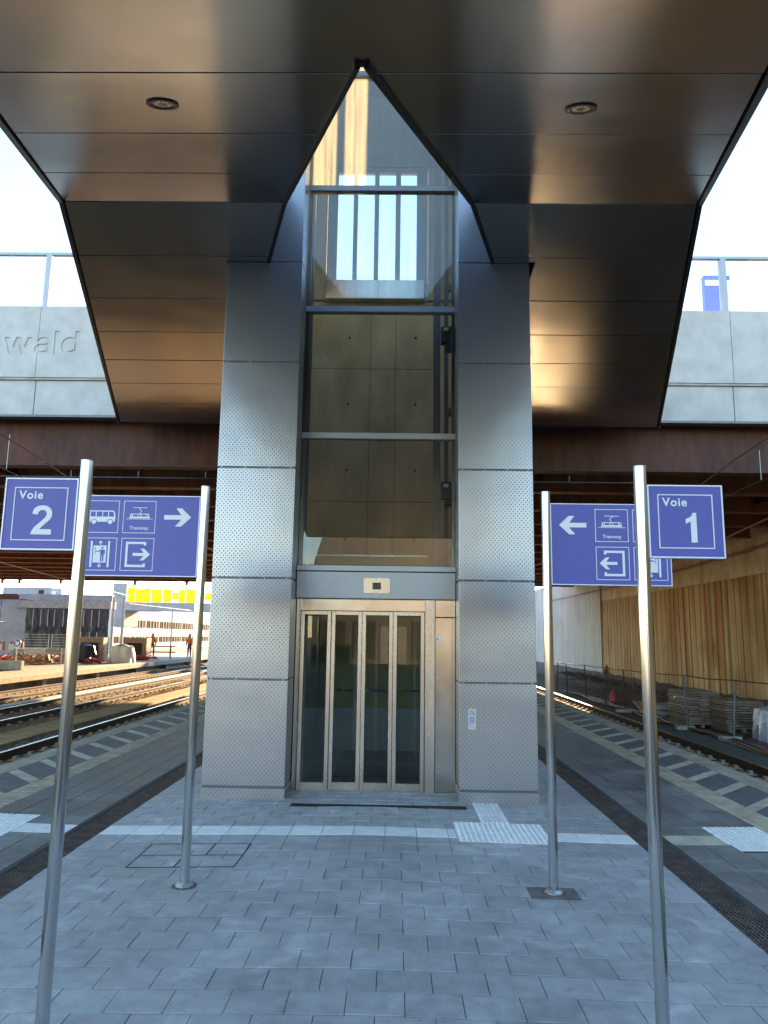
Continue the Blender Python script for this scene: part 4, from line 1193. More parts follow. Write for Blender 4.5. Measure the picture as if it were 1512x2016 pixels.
strip('ballast_bed', 'ballast', [(-9.2, -0.74), (-9.4, -0.70), (-11.5, -0.70), (-12.2, -0.71), (-12.6, -0.72), (-14.9, -0.70), (-16.5, -0.75)], 0.5, 0.012)
mb = MB()
y = -20
while y < 70:
    mb.box(-9.15, y + 0.006, -0.80, -8.25, y + 0.994, -0.655); y += 1
struct(mb.build('cable_duct_walkway', 'walk', bevel=0.01))
mb = MB(); y = -20
while y < 80:
    mb.box(-12.42, y + 0.004, -0.80, -12.08, y + 0.996, -0.60); y += 1
struct(mb.build('cable_trough', 'whitepaint', bevel=0.01))

# loose ballast stones
def stones(name, boxes, m_):
    mb = MB()
    for (x0, x1, y0, y1, z, n, s0, s1) in boxes:
        for _ in range(n):
            x = random.uniform(x0, x1); y = random.uniform(y0, y1); s = random.uniform(s0, s1)
            pts = []
            for (a, b_, c) in ((1, 0, 0), (0, 1, 0), (-1, 0, 0), (0, -1, 0), (0, 0, 1)):
                k = random.uniform(0.6, 1.2)
                pts.append((x + a * s * k + random.uniform(-.3, .3) * s, y + b_ * s * k + random.uniform(-.3, .3) * s, z + c * s * k * 0.9))
            mb.add(pts, [(0, 1, 4), (1, 2, 4), (2, 3, 4), (3, 0, 4)])
    return stuff(mb.build(name, m_))
stones('ballast_stones', [(-8.22, -7.45, 12, 30, -0.735, 7000, 0.022, 0.045), (-6.6, -5.0, 12, 26, -0.735, 2500, 0.025, 0.045), (4.6, 6.6, 9, 24, -0.735, 7000, 0.022, 0.045), (6.85, 7.3, 9, 30, -0.74, 2000, 0.02, 0.04)], 'stone')
stones('ballast_stones', [(-10.0, -9.2, 16, 45, -0.72, 5000, 0.03, 0.055), (-12.1, -11.5, 18, 50, -0.71, 4000, 0.03, 0.055), (-11.2, -10.0, 18, 40, -0.715, 3000, 0.03, 0.05), (-13.1, -12.5, 22, 55, -0.71, 3500, 0.03, 0.055)], 'stonebrown')
stones('rubble', [(10.3, 12.3, 24, 50, -0.45, 900, 0.05, 0.16), (8.6, 12, 14, 50, -0.56, 1500, 0.02, 0.06)], 'stone')
stones('service_path_grit', [(7.3, 8.3, 12, 34, -0.64, 1500, 0.008, 0.02)], 'stone')

# ================================================================ TRACKS
sl_me = None
def sleeper_mesh():
    mb = MB()
    mb.box(-1.25, -0.13, -0.2, 1.25, 0.13, 0.0)
    for q in (-0.72, 0.72):
        for dx in (-0.12, 0.12):
            mb.box(q + dx - 0.035, -0.06, 0.0, q + dx + 0.035, 0.06, 0.045)
    return mb
def track(xc, label, ytop, y0, y1, ns):
    t = thing('railway_track', label, 'railway track', (xc, 20, -0.72), 'railway tracks')
    for q in (-0.75, 0.75):
        mb = MB(); x = xc + q
        mb.box(x - 0.07, -25, -0.70, x + 0.07, 150, -0.685, 1); mb.box(x - 0.01, -25, -0.685, x + 0.01, 150, -0.59, 1); mb.box(x - 0.036, -25, -0.59, x + 0.036, 150, -0.556, 1)
        mb.box(x - 0.030, -25, -0.5555, x + 0.030, 150, -0.549, 0)
        mb.build('rail', ['railtop', 'railside'], t)
    first = None
    k = 0; y = y0
    while k < ns:
        if first is None:
            m0 = sleeper_mesh(); m0.v = [(a + xc, b_ + y, c - 0.70) for a, b_, c in m0.v]
            first = m0.build('sleeper', 'sleeper', t); fy = y
        else:
            o = first.copy(); S.collection.objects.link(o); o.parent = t
            o.location = first.location + Vector((0, y - fy, 0))
        y += 0.6; k += 1
    mb = MB()
    while y < y1:
        mb.box(xc - 1.25, y - 0.13, -0.9, xc + 1.25, y + 0.13, -0.70); y += 0.6
    stuff(mb.build('distant_sleepers', 'sleeper', t))
track(6.0, 'single track right of the platform beside the rust stained wall', 0, 8, 90, 90)
track(-6.62, 'track directly left of the platform edge', 0, 10, 90, 90)
track(-10.75, 'middle sunlit track on the left, second from the platform', 0, 15, 110, 100)
track(-14.05, 'far left sunlit track beside the opposite platform', 0, 20, 120, 100)

# ================================================================ OPPOSITE PLATFORM
op = thing('opposite_platform', 'long concrete platform across the tracks, under construction', 'platform', (-17, 40, -0.8))
mb = MB(); mb.box(-20.4, 14, -0.42, -15.7, 150, -0.15); mb.build('slab', 'conc2', op, bevel=0.02)
mb = MB(); mb.box(-19.9, 14, -0.85, -16.4, 150, -0.43); mb.build('base_wall', 'conc2', op)
each('support_block', 'conc2', op, [(-16.35, 16 + 6.2 * k, -0.85, -15.95, 16.4 + 6.2 * k, -0.43) for k in range(18)])
mb = MB(); mb.box(-40, 14, -0.86, -20.45, 62, -0.32); struct(mb.build('yard_ground', 'conc2'))
mb = MB(); mb.box(-27, 33.5, -0.31, -20.5, 37.2, 0.22); mb.box(-19.8, 36.4, -0.145, -17.9, 36.7, 0.28)
tag(mb.build('concrete_element', 'conc2', bevel=0.02), 'pale L shaped concrete precast element at the left edge of the yard', 'concrete block')

# ================================================================ OVERHEAD WIRES
def wire(pts, r, label, m_='darkmetal', drops=()):
    mb = MB(); mb.tube(pts, r, 6)
    o = mb.build('overhead_wire', m_, smooth=True)
    tag(o, label, 'overhead wire', 'overhead wires')
    return o
wire([(-6.5, 3, 5.35), (-6.62, 12.8, 4.9), (-6.9, 17.0, 4.78), (-6.9, 30, 4.8), (-6.6, 60, 5.0), (-6.6, 120, 5.5)], 0.012, 'thin dark catenary wire left of the canopy, nearest the first left track')
wire([(-7.7, 6, 4.95), (-7.85, 15.0, 4.88), (-7.5, 40, 4.85), (-7, 100, 5.2)], 0.010, 'thin lower contact wire left of the canopy')
wire([(-10.8, 8, 5.0), (-10.9, 20.5, 4.85), (-11.1, 40, 4.85), (-10.8, 100, 5.3)], 0.012, 'catenary wire over the middle left track')
wire([(-12.6, 12, 4.9), (-12.8, 25, 4.85), (-13.3, 50, 4.9), (-13.3, 110, 5.3)], 0.012, 'catenary wire over the far left track')
wire([(-16.5, 22, 4.8), (-18.7, 35, 4.9), (-20.7, 48, 4.9), (-22, 62, 4.7)], 0.016, 'pale sunlit feeder wire sagging across the left yard', 'whitepaint')
wire([(-19.5, 55, 3.8), (-14.5, 78, 3.4), (-10, 100, 3.3)], 0.03, 'pale sunlit wire crossing before the far facade', 'whitepaint')
wire([(5.9, 3, 5.5), (6.0, 12.9, 4.9), (6.25, 16, 4.8), (6.1, 40, 4.9), (6.0, 90, 5.3)], 0.012, 'thin dark catenary wire right of the canopy, nearest the column')
wire([(7.2, 9, 5.0), (7.28, 15, 4.88), (7.3, 18, 4.85), (7.0, 40, 4.85), (6.4, 90, 5.2)], 0.008, 'thin lower contact wire right of the canopy')
wire([(9.3, 14, 5.02), (9.8, 19.7, 4.92), (10.41, 24.1, 4.9), (11.38, 31.3, 4.9), (12.2, 44, 4.9)], 0.028, 'upper thick brown cable slanting under the bridge on the right', 'cable')
wire([(11.6, 21, 5.0), (12.2, 24.6, 4.9), (12.3, 30, 4.78), (12.2, 40, 4.6), (12.1, 52, 4.62), (12.3, 60, 4.7)], 0.035, 'lower thick cable following the head of the stained wall', 'cable')
for (x, y, za, zb, q) in ((-7.84, 14.6, 4.9, 5.62, 'left'), (7.28, 14.8, 4.89, 5.5, 'right')):
    mb = MB(); mb.tube([(x, y, za), (x, y, zb)], 0.006, 6)
    tag(mb.build('wire_dropper', 'galv'), 'thin vertical dropper holding a wire before the first girder, far %s' % q, 'dropper', 'wire droppers')
for (x0, x1, lab) in ((-7.6, -2.1, 'thin horizontal pipe under the first girder left of the lift'), (1.6, 5.1, 'thin horizontal pipe under the first girder right of the lift')):
    mb = MB(); mb.tube([(x0 - 6, 15.65, 4.98), (x1, 15.65, 4.98)], 0.012, 8)
    for k in range(4):
        x = x0 + 0.6 + k * 1.45
        if x < x1: mb.box(x, 15.645, 4.97, x + 0.012, 15.66, 5.12)
    tag(mb.build('conduit_pipe', 'framemetal'), lab, 'pipe')

# ================================================================ RIGHT SIDE SITE ITEMS
fence = thing('site_handrail', 'makeshift rusty handrail of steel posts on concrete feet along the right track', 'handrail', (7.9, 21, -0.62))
fp = [(8.08, 18.6, 0.80), (7.80, 20.7, 0.80), (7.55, 25.3, 0.74), (7.62, 28.0, 0.72), (7.6, 30.6, 0.70), (7.4, 33.0, 0.68), (7.2, 34.4, 0.70)]
for i, (x, y, zt) in enumerate(fp):
    mb = MB(); mb.tube([(x, y, -0.62), (x + (0.12 if i % 3 == 0 else -0.05), y, zt)], 0.028 if i < 2 else 0.022, 8); mb.build('post', 'railside' if i > 1 else 'framemetal', fence)
    mb = MB(); mb.box(x - 0.32, y - 0.10, -0.63, x + 0.16, y + 0.12, -0.53)
    if i < 3: mb.build('concrete_foot', 'conc2', fence, bevel=0.01)
mb = MB()
tops = [(8.9, 12.6, 0.86)] + [(x, y, z - 0.02) for x, y, z in fp]
for a, b_ in zip(tops[:-1], tops[1:]):
    md = ((a[0] + b_[0]) / 2, (a[1] + b_[1]) / 2, (a[2] + b_[2]) / 2 - 0.03)
    mb.tube([a, md, b_], 0.016, 6)
mb.build('top_rail', 'railside', fence)
# cables lying on the ground
cb = thing('cable_bundle', 'bundle of red brown cables lying along the gravel path', 'cables', (7.9, 20, -0.6))
for k in range(6):
    pts = []
    for j in range(26):
        y = 12 + j * 0.9 + random.uniform(-.1, .1)
        x = 7.95 + 0.16 * math.sin(j * 0.9 + k * 0.5) + (k - 2.5) * 0.035 + random.uniform(-.02, .02) + max(0, (16 - y)) * 0.05
        pts.append((x - (y - 12) * 0.012, y, -0.605 + 0.02 * (k % 2) + 0.03 * abs(math.sin(j * 0.7 + k))))
    mb = MB(); mb.tube(pts, 0.017, 6); mb.build('cable', 'cable', cb, smooth=True)
# stacks of boards
def boardstack(x0, y0, w, d, h, n, label, m_='wood', tilt=0.0, zb=-0.60):
    t = thing('board_stack', label, 'stack', (x0 + w / 2, y0 + d / 2, zb), 'stacks of formwork boards')
    mb = MB()
    for q in (0.05, 0.45, 0.9):
        mb.box(x0 + q * (w - 0.1), y0, zb, x0 + q * (w - 0.1) + 0.09, y0 + d, zb + 0.09)
    mb.build('pallet', 'wood', t)
    mb = MB(); th = (h - 0.09) / n
    for k in range(n):
        dx, dy = random.uniform(-.03, .03), random.uniform(-.03, .03)
        z = zb + 0.09 + k * th
        nb = 3
        for q in range(nb):
            mb.box(x0 + dx + q * w / nb + 0.004, y0 + dy + random.uniform(-.02, .02), z, x0 + dx + (q + 1) * w / nb - 0.004, y0 + dy + d, z + th * 0.72)
    mb.build('boards', m_, t)
    return t
boardstack(7.90, 20.9, 0.85, 1.5, 0.95, 14, 'tall stack of weathered boards right of the first handrail post')
boardstack(8.50, 19.9, 0.95, 1.1, 0.80, 11, 'lower stack of grey boards behind the second handrail post')
boardstack(7.95, 23.2, 0.95, 1.0, 0.42, 2, 'low pallet of grey blocks nearest the steel post', 'conc2')
def tarpmound(name, label, cat, cx, cy, z0, rx, ry, h, m_, seed, pinch=0.35):
    rnd = random.Random(seed); mb = MB(); nu, nv = 26, 9
    vs = []
    for j in range(nv):
        v = j / (nv - 1)
        for i in range(nu):
            a = 2 * math.pi * i / nu
            rr = (1 - pinch * v ** 1.5) * (1 + 0.10 * math.sin(5 * a + seed) + 0.07 * math.sin(11 * a + 3 * v + seed)) * (1.0 if j < nv - 1 else 0.15)
            sq = 1 / max(abs(math.cos(a)), abs(math.sin(a))) ** 0.6
            vs.append((cx + rx * rr * sq * math.cos(a), cy + ry * rr * sq * math.sin(a), z0 + h * (v if j < nv - 1 else 1.0) + rnd.uniform(-.02, .02) * h))
    fs = []
    for j in range(nv - 1):
        for i in range(nu):
            fs.append((j * nu + i, j * nu + (i + 1) % nu, (j + 1) * nu + (i + 1) % nu, (j + 1) * nu + i))
    fs.append(tuple(range((nv - 1) * nu, nv * nu)))
    mb.add(vs, fs)
    return tag(mb.build(name, m_, smooth=True), label, cat)
tarpmound('wrapped_pallet', 'pallet wrapped in crumpled clear plastic at the right edge', 'wrapped pallet', 9.05, 18.6, -0.62, 0.42, 0.5, 0.82, 'plastic', 3)
mb = MB()
for k in range(5): mb.bar((7.9 + k * 0.14, 24.6, -0.52 + 0.05 * (k % 2)), (8.5 + k * 0.1, 27.4, -0.5 + 0.05 * ((k + 1) % 2)), 0.13, 0.05)
tag(mb.build('timber_planks', 'woodnew', bevel=0.005), 'loose timber planks lying on the dirt left of the right front post', 'planks')
mb = MB(); mb.tube([(7.55, 20.9, 0.20), (8.25, 21.0, 0.16)], 0.035, 10)
tag(mb.build('pipe_length', 'galv'), 'bright short metal pipe resting on the tall board stack', 'pipe')
mb = MB(); mb.tube([(8.25, 29.2, -0.6), (8.25, 29.2, -0.36), (8.25, 29.2, -0.25), (8.25, 29.2, -0.18)], [0.14, 0.12, 0.07, 0.03], 10)
tag(mb.build('red_bollard_cap', 'redpaint', smooth=True), 'small red marker standing on the dirt behind the handrail', 'marker')
mb = MB(); mb.prism([(12.0, 44.8, -0.30), (12.5, 45.6, -0.30), (12.6, 45.4, 0.40)], (0.05, 0.03, 0.02))
tag(mb.build('white_bag_scrap', 'whitepaint'), 'white scrap of sheeting at the foot of the stained wall', 'scrap')

# ================================================================ LEFT YARD
ab = thing('bridge_abutment', 'grey concrete abutment wall with its opening hung with black tarpaulin', 'abutment', (-28, 62, -0.4))
mb = MB()
for a, c in ((-37.9, -35.2), (-35.18, -32.6), (-32.58, -30.45)):
    for za, zb in ((-0.5, 0.9), (0.92, 2.46), (2.48, 4.32)): mb.box(a, 62.0, za, c - 0.02, 63, zb)
mb.build('wall_panels', 'concwall', ab, bevel=0.02)
mb = MB(); mb.box(-31.2, 61.8, 3.62, -23.4, 63, 4.22); mb.build('beam', 'conc2', ab)
mb = MB()
for k in range(4): mb.box(-31.2 + k * 1.95, 62.0, 4.24, -31.2 + k * 1.95 + 1.93, 62.6, 4.74)
mb.build('parapet', 'concwall', ab)
mb = MB(); mb.box(-37.5, 61.9, 4.33, -31.25, 62.6, 4.74); mb.build('rusty_edge_plate', 'corten', ab)
# tarpaulin with folds
mb = MB(); nx, nz = 120, 30; vs = []
for j in range(nz + 1):
    z = 0.0 + 3.6 * j / nz
    for i in range(nx + 1):
        x = -30.42 + 6.9 * i / nx
        y = 61.9 + 0.05 * math.sin(x * 5.1 + 0.8 * math.sin(z * 2)) + 0.035 * math.sin(x * 13 + z * 4) + 0.10 * math.exp(-((z - 2.05) / 0.22) ** 2) * math.sin(x * 9) - 0.06 * math.exp(-((z - 2.05) / 0.3) ** 2)
        vs.append((x, y, z))
fs = [(j * (nx + 1) + i, j * (nx + 1) + i + 1, (j + 1) * (nx + 1) + i + 1, (j + 1) * (nx + 1) + i) for j in range(nz) for i in range(nx)]
mb.add(vs, fs); mb.build('tarpaulin', 'blackplastic', ab, smooth=True)
each('timber_batten', 'conc', ab, [(x, 61.70, 2.1, x + 0.05, 61.74, 3.5) for x in (-29.76, -29.12, -28.54, -27.99, -27.25, -26.4, -25.57, -24.92, -24.31)] + [(x, 61.70, 0.6, x + 0.05, 61.74, 1.7) for x in (-25.7, -25.0, -24.4)])
mb = MB(); mb.box(-33, 85, 4.0, -29.6 - 7, 88, 7.2); mb.box(-44, 85, 5.5, -40, 88, 7.1)
c1 = thing('site_container', 'pale blue ribbed site container above the abutment', 'container', (-40, 75, 4.7))
mb = MB()
x = -38.9
while x < -34.4:
    mb.box(x, 74, 4.9, x + 0.22, 76.4, 6.0); mb.box(x + 0.22, 74.03, 4.9, x + 0.30, 76.4, 6.0); x += 0.30
mb.build('container_shell', 'concwall', c1)
mb = MB(); mb.box(-35.3, 73.97, 5.35, -34.8, 73.99, 5.75); mb.build('container_window', 'brownwin', c1)
c2 = thing('site_cabin', 'small grey site cabin with square window right of the container', 'cabin', (-34, 74, 4.7))
mb = MB(); mb.box(-34.2, 74, 4.9, -33.0, 76, 5.95); mb.build('cabin_shell', 'greymetal', c2)
mb = MB(); mb.box(-34.0, 73.96, 5.2, -33.55, 73.99, 5.65); mb.build('cabin_window', 'whitepaint', c2)
mb = MB(); mb.box(-41, 73.0, 4.2, -32, 78, 4.88); struct(mb.build('upper_terrace', 'concwall'))

# second bridge beyond with yellow sheeting and a sunlit facade
sb = thing('second_bridge', 'grey bridge under construction behind, hung with yellow formwork sheets', 'bridge', (-22, 75, 4.5))
mb = MB(); mb.box(-28.3, 75, 2.3, -26.95, 79, 6.6); mb.build('end_pier', 'concwall', sb)
mb = MB(); mb.box(-26.93, 75, 3.9, 4, 79, 4.72); mb.build('edge_beam', 'concwall', sb)
x = -26.8; k = 0
while x < -3:
    w_ = random.choice((0.7, 0.9, 1.1)); h_ = random.choice((1.25, 1.25, 0.95, 1.35))
    zz = 4.73 + (0.3 if h_ < 1 and k % 2 else 0)
    each('yellow_sheet', 'yellow', sb, [(x, 75.1 + 0.08 * (k % 2), zz, x + w_ - 0.05, 75.17 + 0.08 * (k % 2), 4.78 + h_)])
    x += w_ + (0.1 if k % 4 == 3 else 0); k += 1
mb = MB()
x = -26.8
while x < -3:
    mb.bar((x, 74.95, 4.75), (x, 74.95, 6.2), 0.04, 0.04); mb.bar((x, 74.94, 4.75), (x + 1.2, 74.94, 6.0), 0.03, 0.03); x += 1.2
mb.bar((-26.8, 74.93, 5.45), (-3, 74.93, 5.45), 0.03, 0.03)
mb.build('scaffold_bar', 'framemetal', sb)
fc = thing('office_building', 'sunlit white building with bands of brown windows beyond the second bridge', 'building', (-36, 120, -0.8))
mb = MB(); mb.box(-50, 96, -0.8, -36, 240, 4.9); mb.build('wall', 'facade', fc)
for zb, zt in ((2.45, 3.45), (0.4, 1.2)):
    y = 97
    k = 0
    while y < 225:
        mb = MB(); mb.box(-36.02, y, zb, -35.93, y + 5.4, zt); wf = mb.build('window_band', 'brownwin', fc)
        mb = MB()
        for q in range(1, 4): mb.box(-35.925, y + q * 1.35 - 0.07, zb, -35.86, y + q * 1.35 + 0.07, zt)
        mb.build('window_mullion', 'facade', wf)
        y += 6.2
# catenary masts in the yard
for i, (x, y, h_, lab) in enumerate(((-22.5, 60, 4.5, 'grey mast left of the pair before the second bridge'), (-21.7, 60, 4.45, 'grey mast right of the pair before the second bridge'), (-18.35, 62, 3.6, 'slim mast between the two workers'), (-16.1, 62, 3.6, 'slim mast beside the right worker'))):
    mb = MB(); mb.tube([(x, y, -0.15), (x, y, h_)], 0.10 if i < 2 else 0.06, 10)
    tag(mb.build('mast', 'conc', smooth=True), lab, 'mast', 'masts on the opposite platform')
# brown formwork boxes
for (x, y, w_, lab) in ((-20.9, 52, 1.75, 'brown timber frame with dark opening left of the white wrapped bundle'), (-18.0, 52.5, 1.6, 'brown timber frame with dark opening right of the white wrapped bundle')):
    t = thing('formwork_frame', lab, 'formwork', (x, y, -0.15), 'brown formwork frames')
    mb = MB()
    mb.box(x - w_ / 2, y, -0.15, x - w_ / 2 + 0.22, y + 1, 1.35); mb.box(x + w_ / 2 - 0.3, y, -0.15, x + w_ / 2, y + 1, 1.35); mb.box(x - w_ / 2 + 0.22, y, 1.0, x + w_ / 2 - 0.3, y + 1, 1.35)
    mb.build('frame', 'brownboard', t)
    mb = MB(); mb.box(x - w_ / 2 + 0.23, y + 0.3, -0.15, x + w_ / 2 - 0.31, y + 0.9, 0.99); mb.build('dark_infill', 'deckdark', t)  # dark box stands in for the shade inside the opening
tarpmound('wrapped_bundle', 'large white plastic wrapped bundle between the brown frames', 'wrapped bundle', -17.1, 47.5, -0.15, 0.75, 0.6, 1.15, 'whitepaint', 5, 0.25)
tarpmound('covered_machine', 'dark grey sheet covered machine left of the brown frame', 'covered machine', -19.2, 47, -0.15, 0.75, 0.6, 1.15, 'blackplastic', 8, 0.4)
# barriers
def barrier(x, y, w_, h_, lab, m_='galv', bars=9):
    t = thing('site_barrier', lab, 'barrier', (x, y, -0.15), 'site fence panels')
    mb = MB()
    for q in (0, w_): mb.tube([(x + q, y, -0.15), (x + q, y, h_)], 0.025, 6)
    mb.build('post', m_, t)
    mb = MB()
    for k in range(bars + 1):
        z = -0.05 + (h_ + 0.0) * k / bars
        mb.bar((x, y, z), (x + w_, y, z), 0.012, 0.018)
    mb.build('rails', m_, t)
barrier(-21.5, 44, 1.15, 0.75, 'wire mesh barrier left of the pale rack on the yard')
barrier(-20.2, 44, 1.1, 0.75, 'wire mesh barrier over red material on the yard', 'woodnew')
barrier(-18.9, 43, 0.85, 0.78, 'pale slatted rack left of the left front post', 'whitepaint', 7)
barrier(-24.5, 50, 1.6, 1.55, 'tall thin fence panel before the tarpaulin, left one')
barrier(-22.7, 50, 1.6, 1.55, 'tall thin fence panel before the tarpaulin, right one')
# timber rail fence near the workers
t = thing('timber_railing', 'low timber railing between the two workers in orange', 'railing', (-17.5, 55, -0.15))
mb = MB()
for z in (0.35, 0.75): mb.bar((-19.6, 55, z), (-15.9, 55, z), 0.04, 0.09)
mb.build('rail', 'woodnew', t)
mb = MB()
for x in (-19.2, -17.8, -16.3): mb.box(x, 55.03, -0.15, x + 0.08, 55.1, 0.85)
mb.build('post', 'woodnew', t)
# red and white barrier boards
for k, (x, lab) in enumerate(((-26.4, 'red and white hazard board at the left edge of the yard'), (-25.2, 'red and white hazard board left of the blue arrow sign'))):
    t = thing('hazard_board', lab, 'hazard board', (x, 50, -0.3), 'hazard boards')
    mb = MB(); mb.box(x - 0.35, 50, 0.45, x + 0.45, 50.08, 0.85); mb.build('white_face', 'whitepaint', t)
    mb = MB(); poly(mb, [(x - 0.35, 0.86), (x + 0.45, 0.86), (x + 0.05, 1.2)], 50.04, 0.04); mb.box(x + 0.46, 49.99, 0.45, x + 0.62, 50.07, 1.0); mb.build('red_face', 'redpaint', t)
    mb = MB(); mb.box(x - 0.02, 50.09, -0.32, x + 0.04, 50.14, 0.6); mb.build('leg', 'galv', t)
t = thing('arrow_sign', 'round blue sign with white arrow pointing down right in the yard', 'road sign', (-20.0, 40, -0.3))
mb = MB(); mb.tube([(-20.0, 40.0, 1.08), (-20.0, 40.03, 1.08)], 0.22, 24); dsc = mb.build('disc', 'totemblue', t)
mb = MB(); ringpoly(mb, -20.0, 1.08, 0.20, 0.22, 39.995, 20, 0.003)
A = [(-0.12, 0.09), (-0.08, 0.13), (0.04, 0.01), (0.04, 0.09), (0.10, 0.09), (0.10, -0.10), (-0.09, -0.10), (-0.09, -0.04), (-0.01, -0.04)]
poly(mb, [(-20.0 + a, 1.08 + b_) for a, b_ in A], 39.995, 0.003); mb.build('arrow_mark', 'signwhite', dsc)
mb = MB(); mb.tube([(-20.0, 40.05, -0.32), (-20.0, 40.05, 0.9)], 0.03, 8); mb.build('post', 'whitepaint', t)
# material heaps
def heap(name, label, cat, cx, cy, z, w_, d_, h_, m_, n, seed):
    rnd = random.Random(seed); mb = MB()
    for k in range(n):
        a = rnd.uniform(0, math.pi); L_ = rnd.uniform(0.3, 0.9) * w_ * 0.6
        x = cx + rnd.uniform(-w_ / 2, w_ / 2) * 0.8; y = cy + rnd.uniform(-d_ / 2, d_ / 2); zz = z + rnd.uniform(0.05, h_) * (1 - abs(x - cx) / w_)
        dx, dy, dz = math.cos(a) * L_ / 2, math.sin(a) * L_ / 2, rnd.uniform(-.1, .1)
        mb.bar((x - dx, y - dy, zz - dz), (x + dx, y + dy, zz + dz), rnd.uniform(0.04, 0.10), rnd.uniform(0.03, 0.08))
    return tag(mb.build(name, m_), label, cat)
heap('timber_heap', 'heap of sun bleached timber scraps behind the opposite platform edge', 'timber heap', -20.6, 43, -0.15, 1.6, 1, 0.7, 'woodnew', 60, 1)
heap('red_props', 'pile of red steel props at the far left of the yard', 'props', -21.9, 42.5, -0.15, 1.0, 1, 0.6, 'redpaint', 40, 2)
heap('red_material', 'red bundle of material behind the wire mesh barrier', 'bundle', -19.8, 45.4, -0.15, 1.2, 1, 0.7, 'redpaint', 40, 3)
heap('dark_red_material', 'dark red steel parts lying at the feet of the workers', 'steel parts', -17.9, 52.5, -0.15, 2.6, 1, 0.35, 'redpaint', 50, 4)
heap('dark_red_parts', 'dark red steel parts before the left brown frame', 'steel parts', -18.4, 46.2, -0.15, 1.2, 0.8, 0.3, 'redpaint', 25, 6)
tarpmound('green_cover', 'green covered bundle in the yard', 'covered bundle', -21.1, 45.5, -0.15, 0.5, 0.5, 0.55, 'green', 4, 0.4)
mb = MB(); mb.box(-24.6, 48.5, 0.28, -21.0, 49.6, 0.48); mb.box(-24.4, 48.4, 0.48, -21.6, 49.4, 0.60)
tag(mb.build('pallet_of_sheets', 'concwall', bevel=0.02), 'pale blue stack of sheets before the tarpaulin', 'stack of sheets')
mb = MB(); mb.box(-24.6, 48.6, -0.3, -24.4, 49.5, 0.27); mb.box(-21.4, 48.6, -0.3, -21.2, 49.5, 0.27)
struct(mb.build('trestle_ground_blocks', 'conc2'))

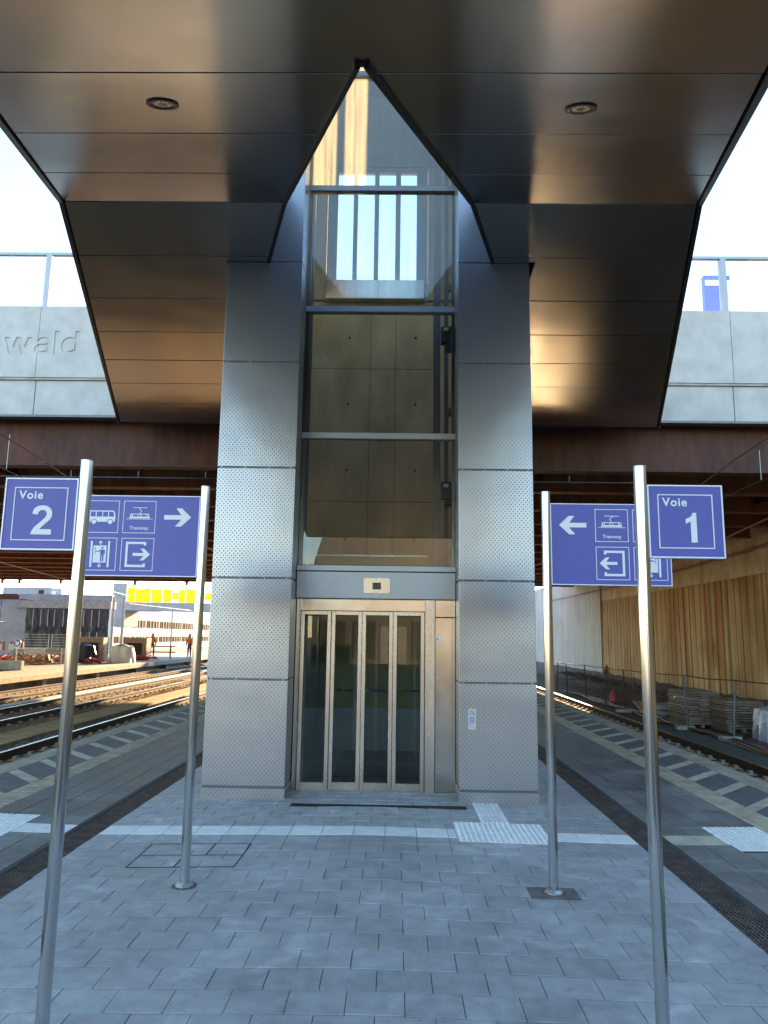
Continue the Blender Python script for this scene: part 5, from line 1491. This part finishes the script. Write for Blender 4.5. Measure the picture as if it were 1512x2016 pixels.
# workers
def person(x, y, z, face, label, seed):
    rnd = random.Random(seed)
    t = thing('person', label, 'person', (x, y, z), 'workers in orange')
    c, s = math.cos(face), math.sin(face)
    def P(a, b_, h_): return (x + a * c - b_ * s, y + a * s + b_ * c, z + h_)
    def skinned(name, verts, edges, radii, m_, root=0):
        me = bpy.data.meshes.new(name)
        me.from_pydata([Vector(P(*v)) - ORG[t.name] for v in verts], edges, [])
        o = bpy.data.objects.new(name, me); S.collection.objects.link(o); o.parent = t; ORG[o.name] = ORG[t.name]
        me.materials.append(M[m_])
        sk = o.modifiers.new('skin', 'SKIN')
        for i, r_ in enumerate(radii):
            me.skin_vertices[0].data[i].radius = (r_, r_)
        me.skin_vertices[0].data[root].use_root = True
        sb_ = o.modifiers.new('sub', 'SUBSURF'); sb_.levels = 1; sb_.render_levels = 1
        for p in me.polygons: p.use_smooth = True
        return o
    v = [(0, 0, 0.95), (0, 0, 1.15), (0, 0, 1.38), (0, 0, 1.48), (0, 0.01, 1.55), (0, 0.02, 1.66), (0, 0.01, 1.74),
         (-0.19, 0, 1.40), (-0.25, 0.02, 1.12), (-0.22, 0.12, 0.90), (0.19, 0, 1.40), (0.25, 0.02, 1.12), (0.20, 0.14, 0.92),
         (-0.10, 0, 0.90), (-0.12, 0.03, 0.50), (-0.12, 0, 0.09), (-0.12, 0.14, 0.04), (0.10, 0, 0.90), (0.12, 0.0, 0.50), (0.13, -0.03, 0.09), (0.13, 0.11, 0.04)]
    e = [(0, 1), (1, 2), (2, 3), (3, 4), (4, 5), (5, 6), (2, 7), (7, 8), (8, 9), (2, 10), (10, 11), (11, 12), (0, 13), (13, 14), (14, 15), (15, 16), (0, 17), (17, 18), (18, 19), (19, 20)]
    r_ = [0.14, 0.14, 0.16, 0.07, 0.065, 0.10, 0.085, 0.075, 0.052, 0.04, 0.075, 0.052, 0.04, 0.095, 0.07, 0.05, 0.045, 0.095, 0.07, 0.05, 0.045]
    skinned('body', v, e, r_, 'trousers')
    v = [(0, 0, 0.98), (0, 0, 1.16), (0, 0, 1.38), (0, 0, 1.47), (-0.20, 0, 1.40), (-0.26, 0.02, 1.12), (-0.23, 0.11, 0.94), (0.20, 0, 1.40), (0.26, 0.02, 1.12), (0.21, 0.13, 0.95)]
    e = [(0, 1), (1, 2), (2, 3), (2, 4), (4, 5), (5, 6), (2, 7), (7, 8), (8, 9)]
    skinned('jacket', v, e, [0.165, 0.165, 0.185, 0.09, 0.09, 0.066, 0.055, 0.09, 0.066, 0.055], 'orange')
    mb = MB(); hx, hy, hz = P(0, 0.02, 1.72)
    mb.tube([(hx, hy, hz - 0.02), (hx, hy, hz + 0.03), (hx, hy, hz + 0.09), (hx, hy, hz + 0.12)], [0.125, 0.115, 0.09, 0.03], 12); mb.build('helmet', 'orange', t, smooth=True)
    mb = MB(); hx, hy, hz = P(0, 0.035, 1.62)
    mb.tube([(hx, hy, hz - 0.09), (hx, hy, hz - 0.03), (hx, hy, hz + 0.06), (hx, hy, hz + 0.1)], [0.05, 0.105, 0.108, 0.08], 12); mb.build('face', 'skin', t, smooth=True)
person(-18.4, 57.5, -0.15, R(200), 'worker in orange jacket and helmet behind the timber railing', 1)
person(-15.75, 58.2, -0.15, R(160), 'worker in orange jacket and dark trousers nearest the left sign post', 2)

# ================================================================ BEHIND THE CAMERA (added out of view to warm and darken the reflections)
rb_ = random.Random(11)
for (x0, x1, y, h_, m_, lab) in ((-60, -34, -70, 7.0, 'facade', 'wide cream building far behind the viewer on the left'), (-31, -19, -55, 4.2, 'brownboard', 'brown site shed behind the viewer on the left'),
                                 (-16, -9, -44, 3.0, 'conc2', 'low concrete block behind the viewer on the left'), (7, 16, -60, 3.6, 'facade', 'cream block behind the viewer on the right'), (20, 42, -75, 6.5, 'band', 'tan building far behind the viewer on the right')):
    t = thing('site_building', lab, 'building', ((x0 + x1) / 2, y, -0.8))  # unseen sunlit blocks added to warm the reflections in the steel
    mb = MB(); mb.box(x0, y - 6, -0.85, x1, y, h_); mb.build('wall', m_, t)
    x = x0 + 0.8
    while x < x1 - 1.6:
        each('window', 'brownwin', t, [(x, y + 0.01, h_ * 0.45, x + 1.1, y + 0.05, h_ * 0.75)]); x += 2.6
hd = thing('stair_building', 'dark metal clad stair building on the platform behind the viewer', 'building', (-0.2, -30, -0.8))  # unseen block added to keep the glass reflections dark
mb = MB(); mb.prism([(-5.2, -30, -0.84), (4.9, -30, -0.84), (4.9, -30, 6.2), (3.9, -30, 9.6), (-4.2, -30, 9.6), (-5.2, -30, 6.2)], (0, -8, 0)); mb.build('clad_wall', 'darkmetal', hd)
each('window', 'black', hd, [(x, -29.99, 0.3, x + 1.5, -29.95, 2.6) for x in (-4.6, -2.7, 1.0, 2.9)])
mb = MB(); mb.box(-0.9, -29.98, -0.05, 0.7, -29.93, 2.3); mb.build('door', 'framemetal', hd)
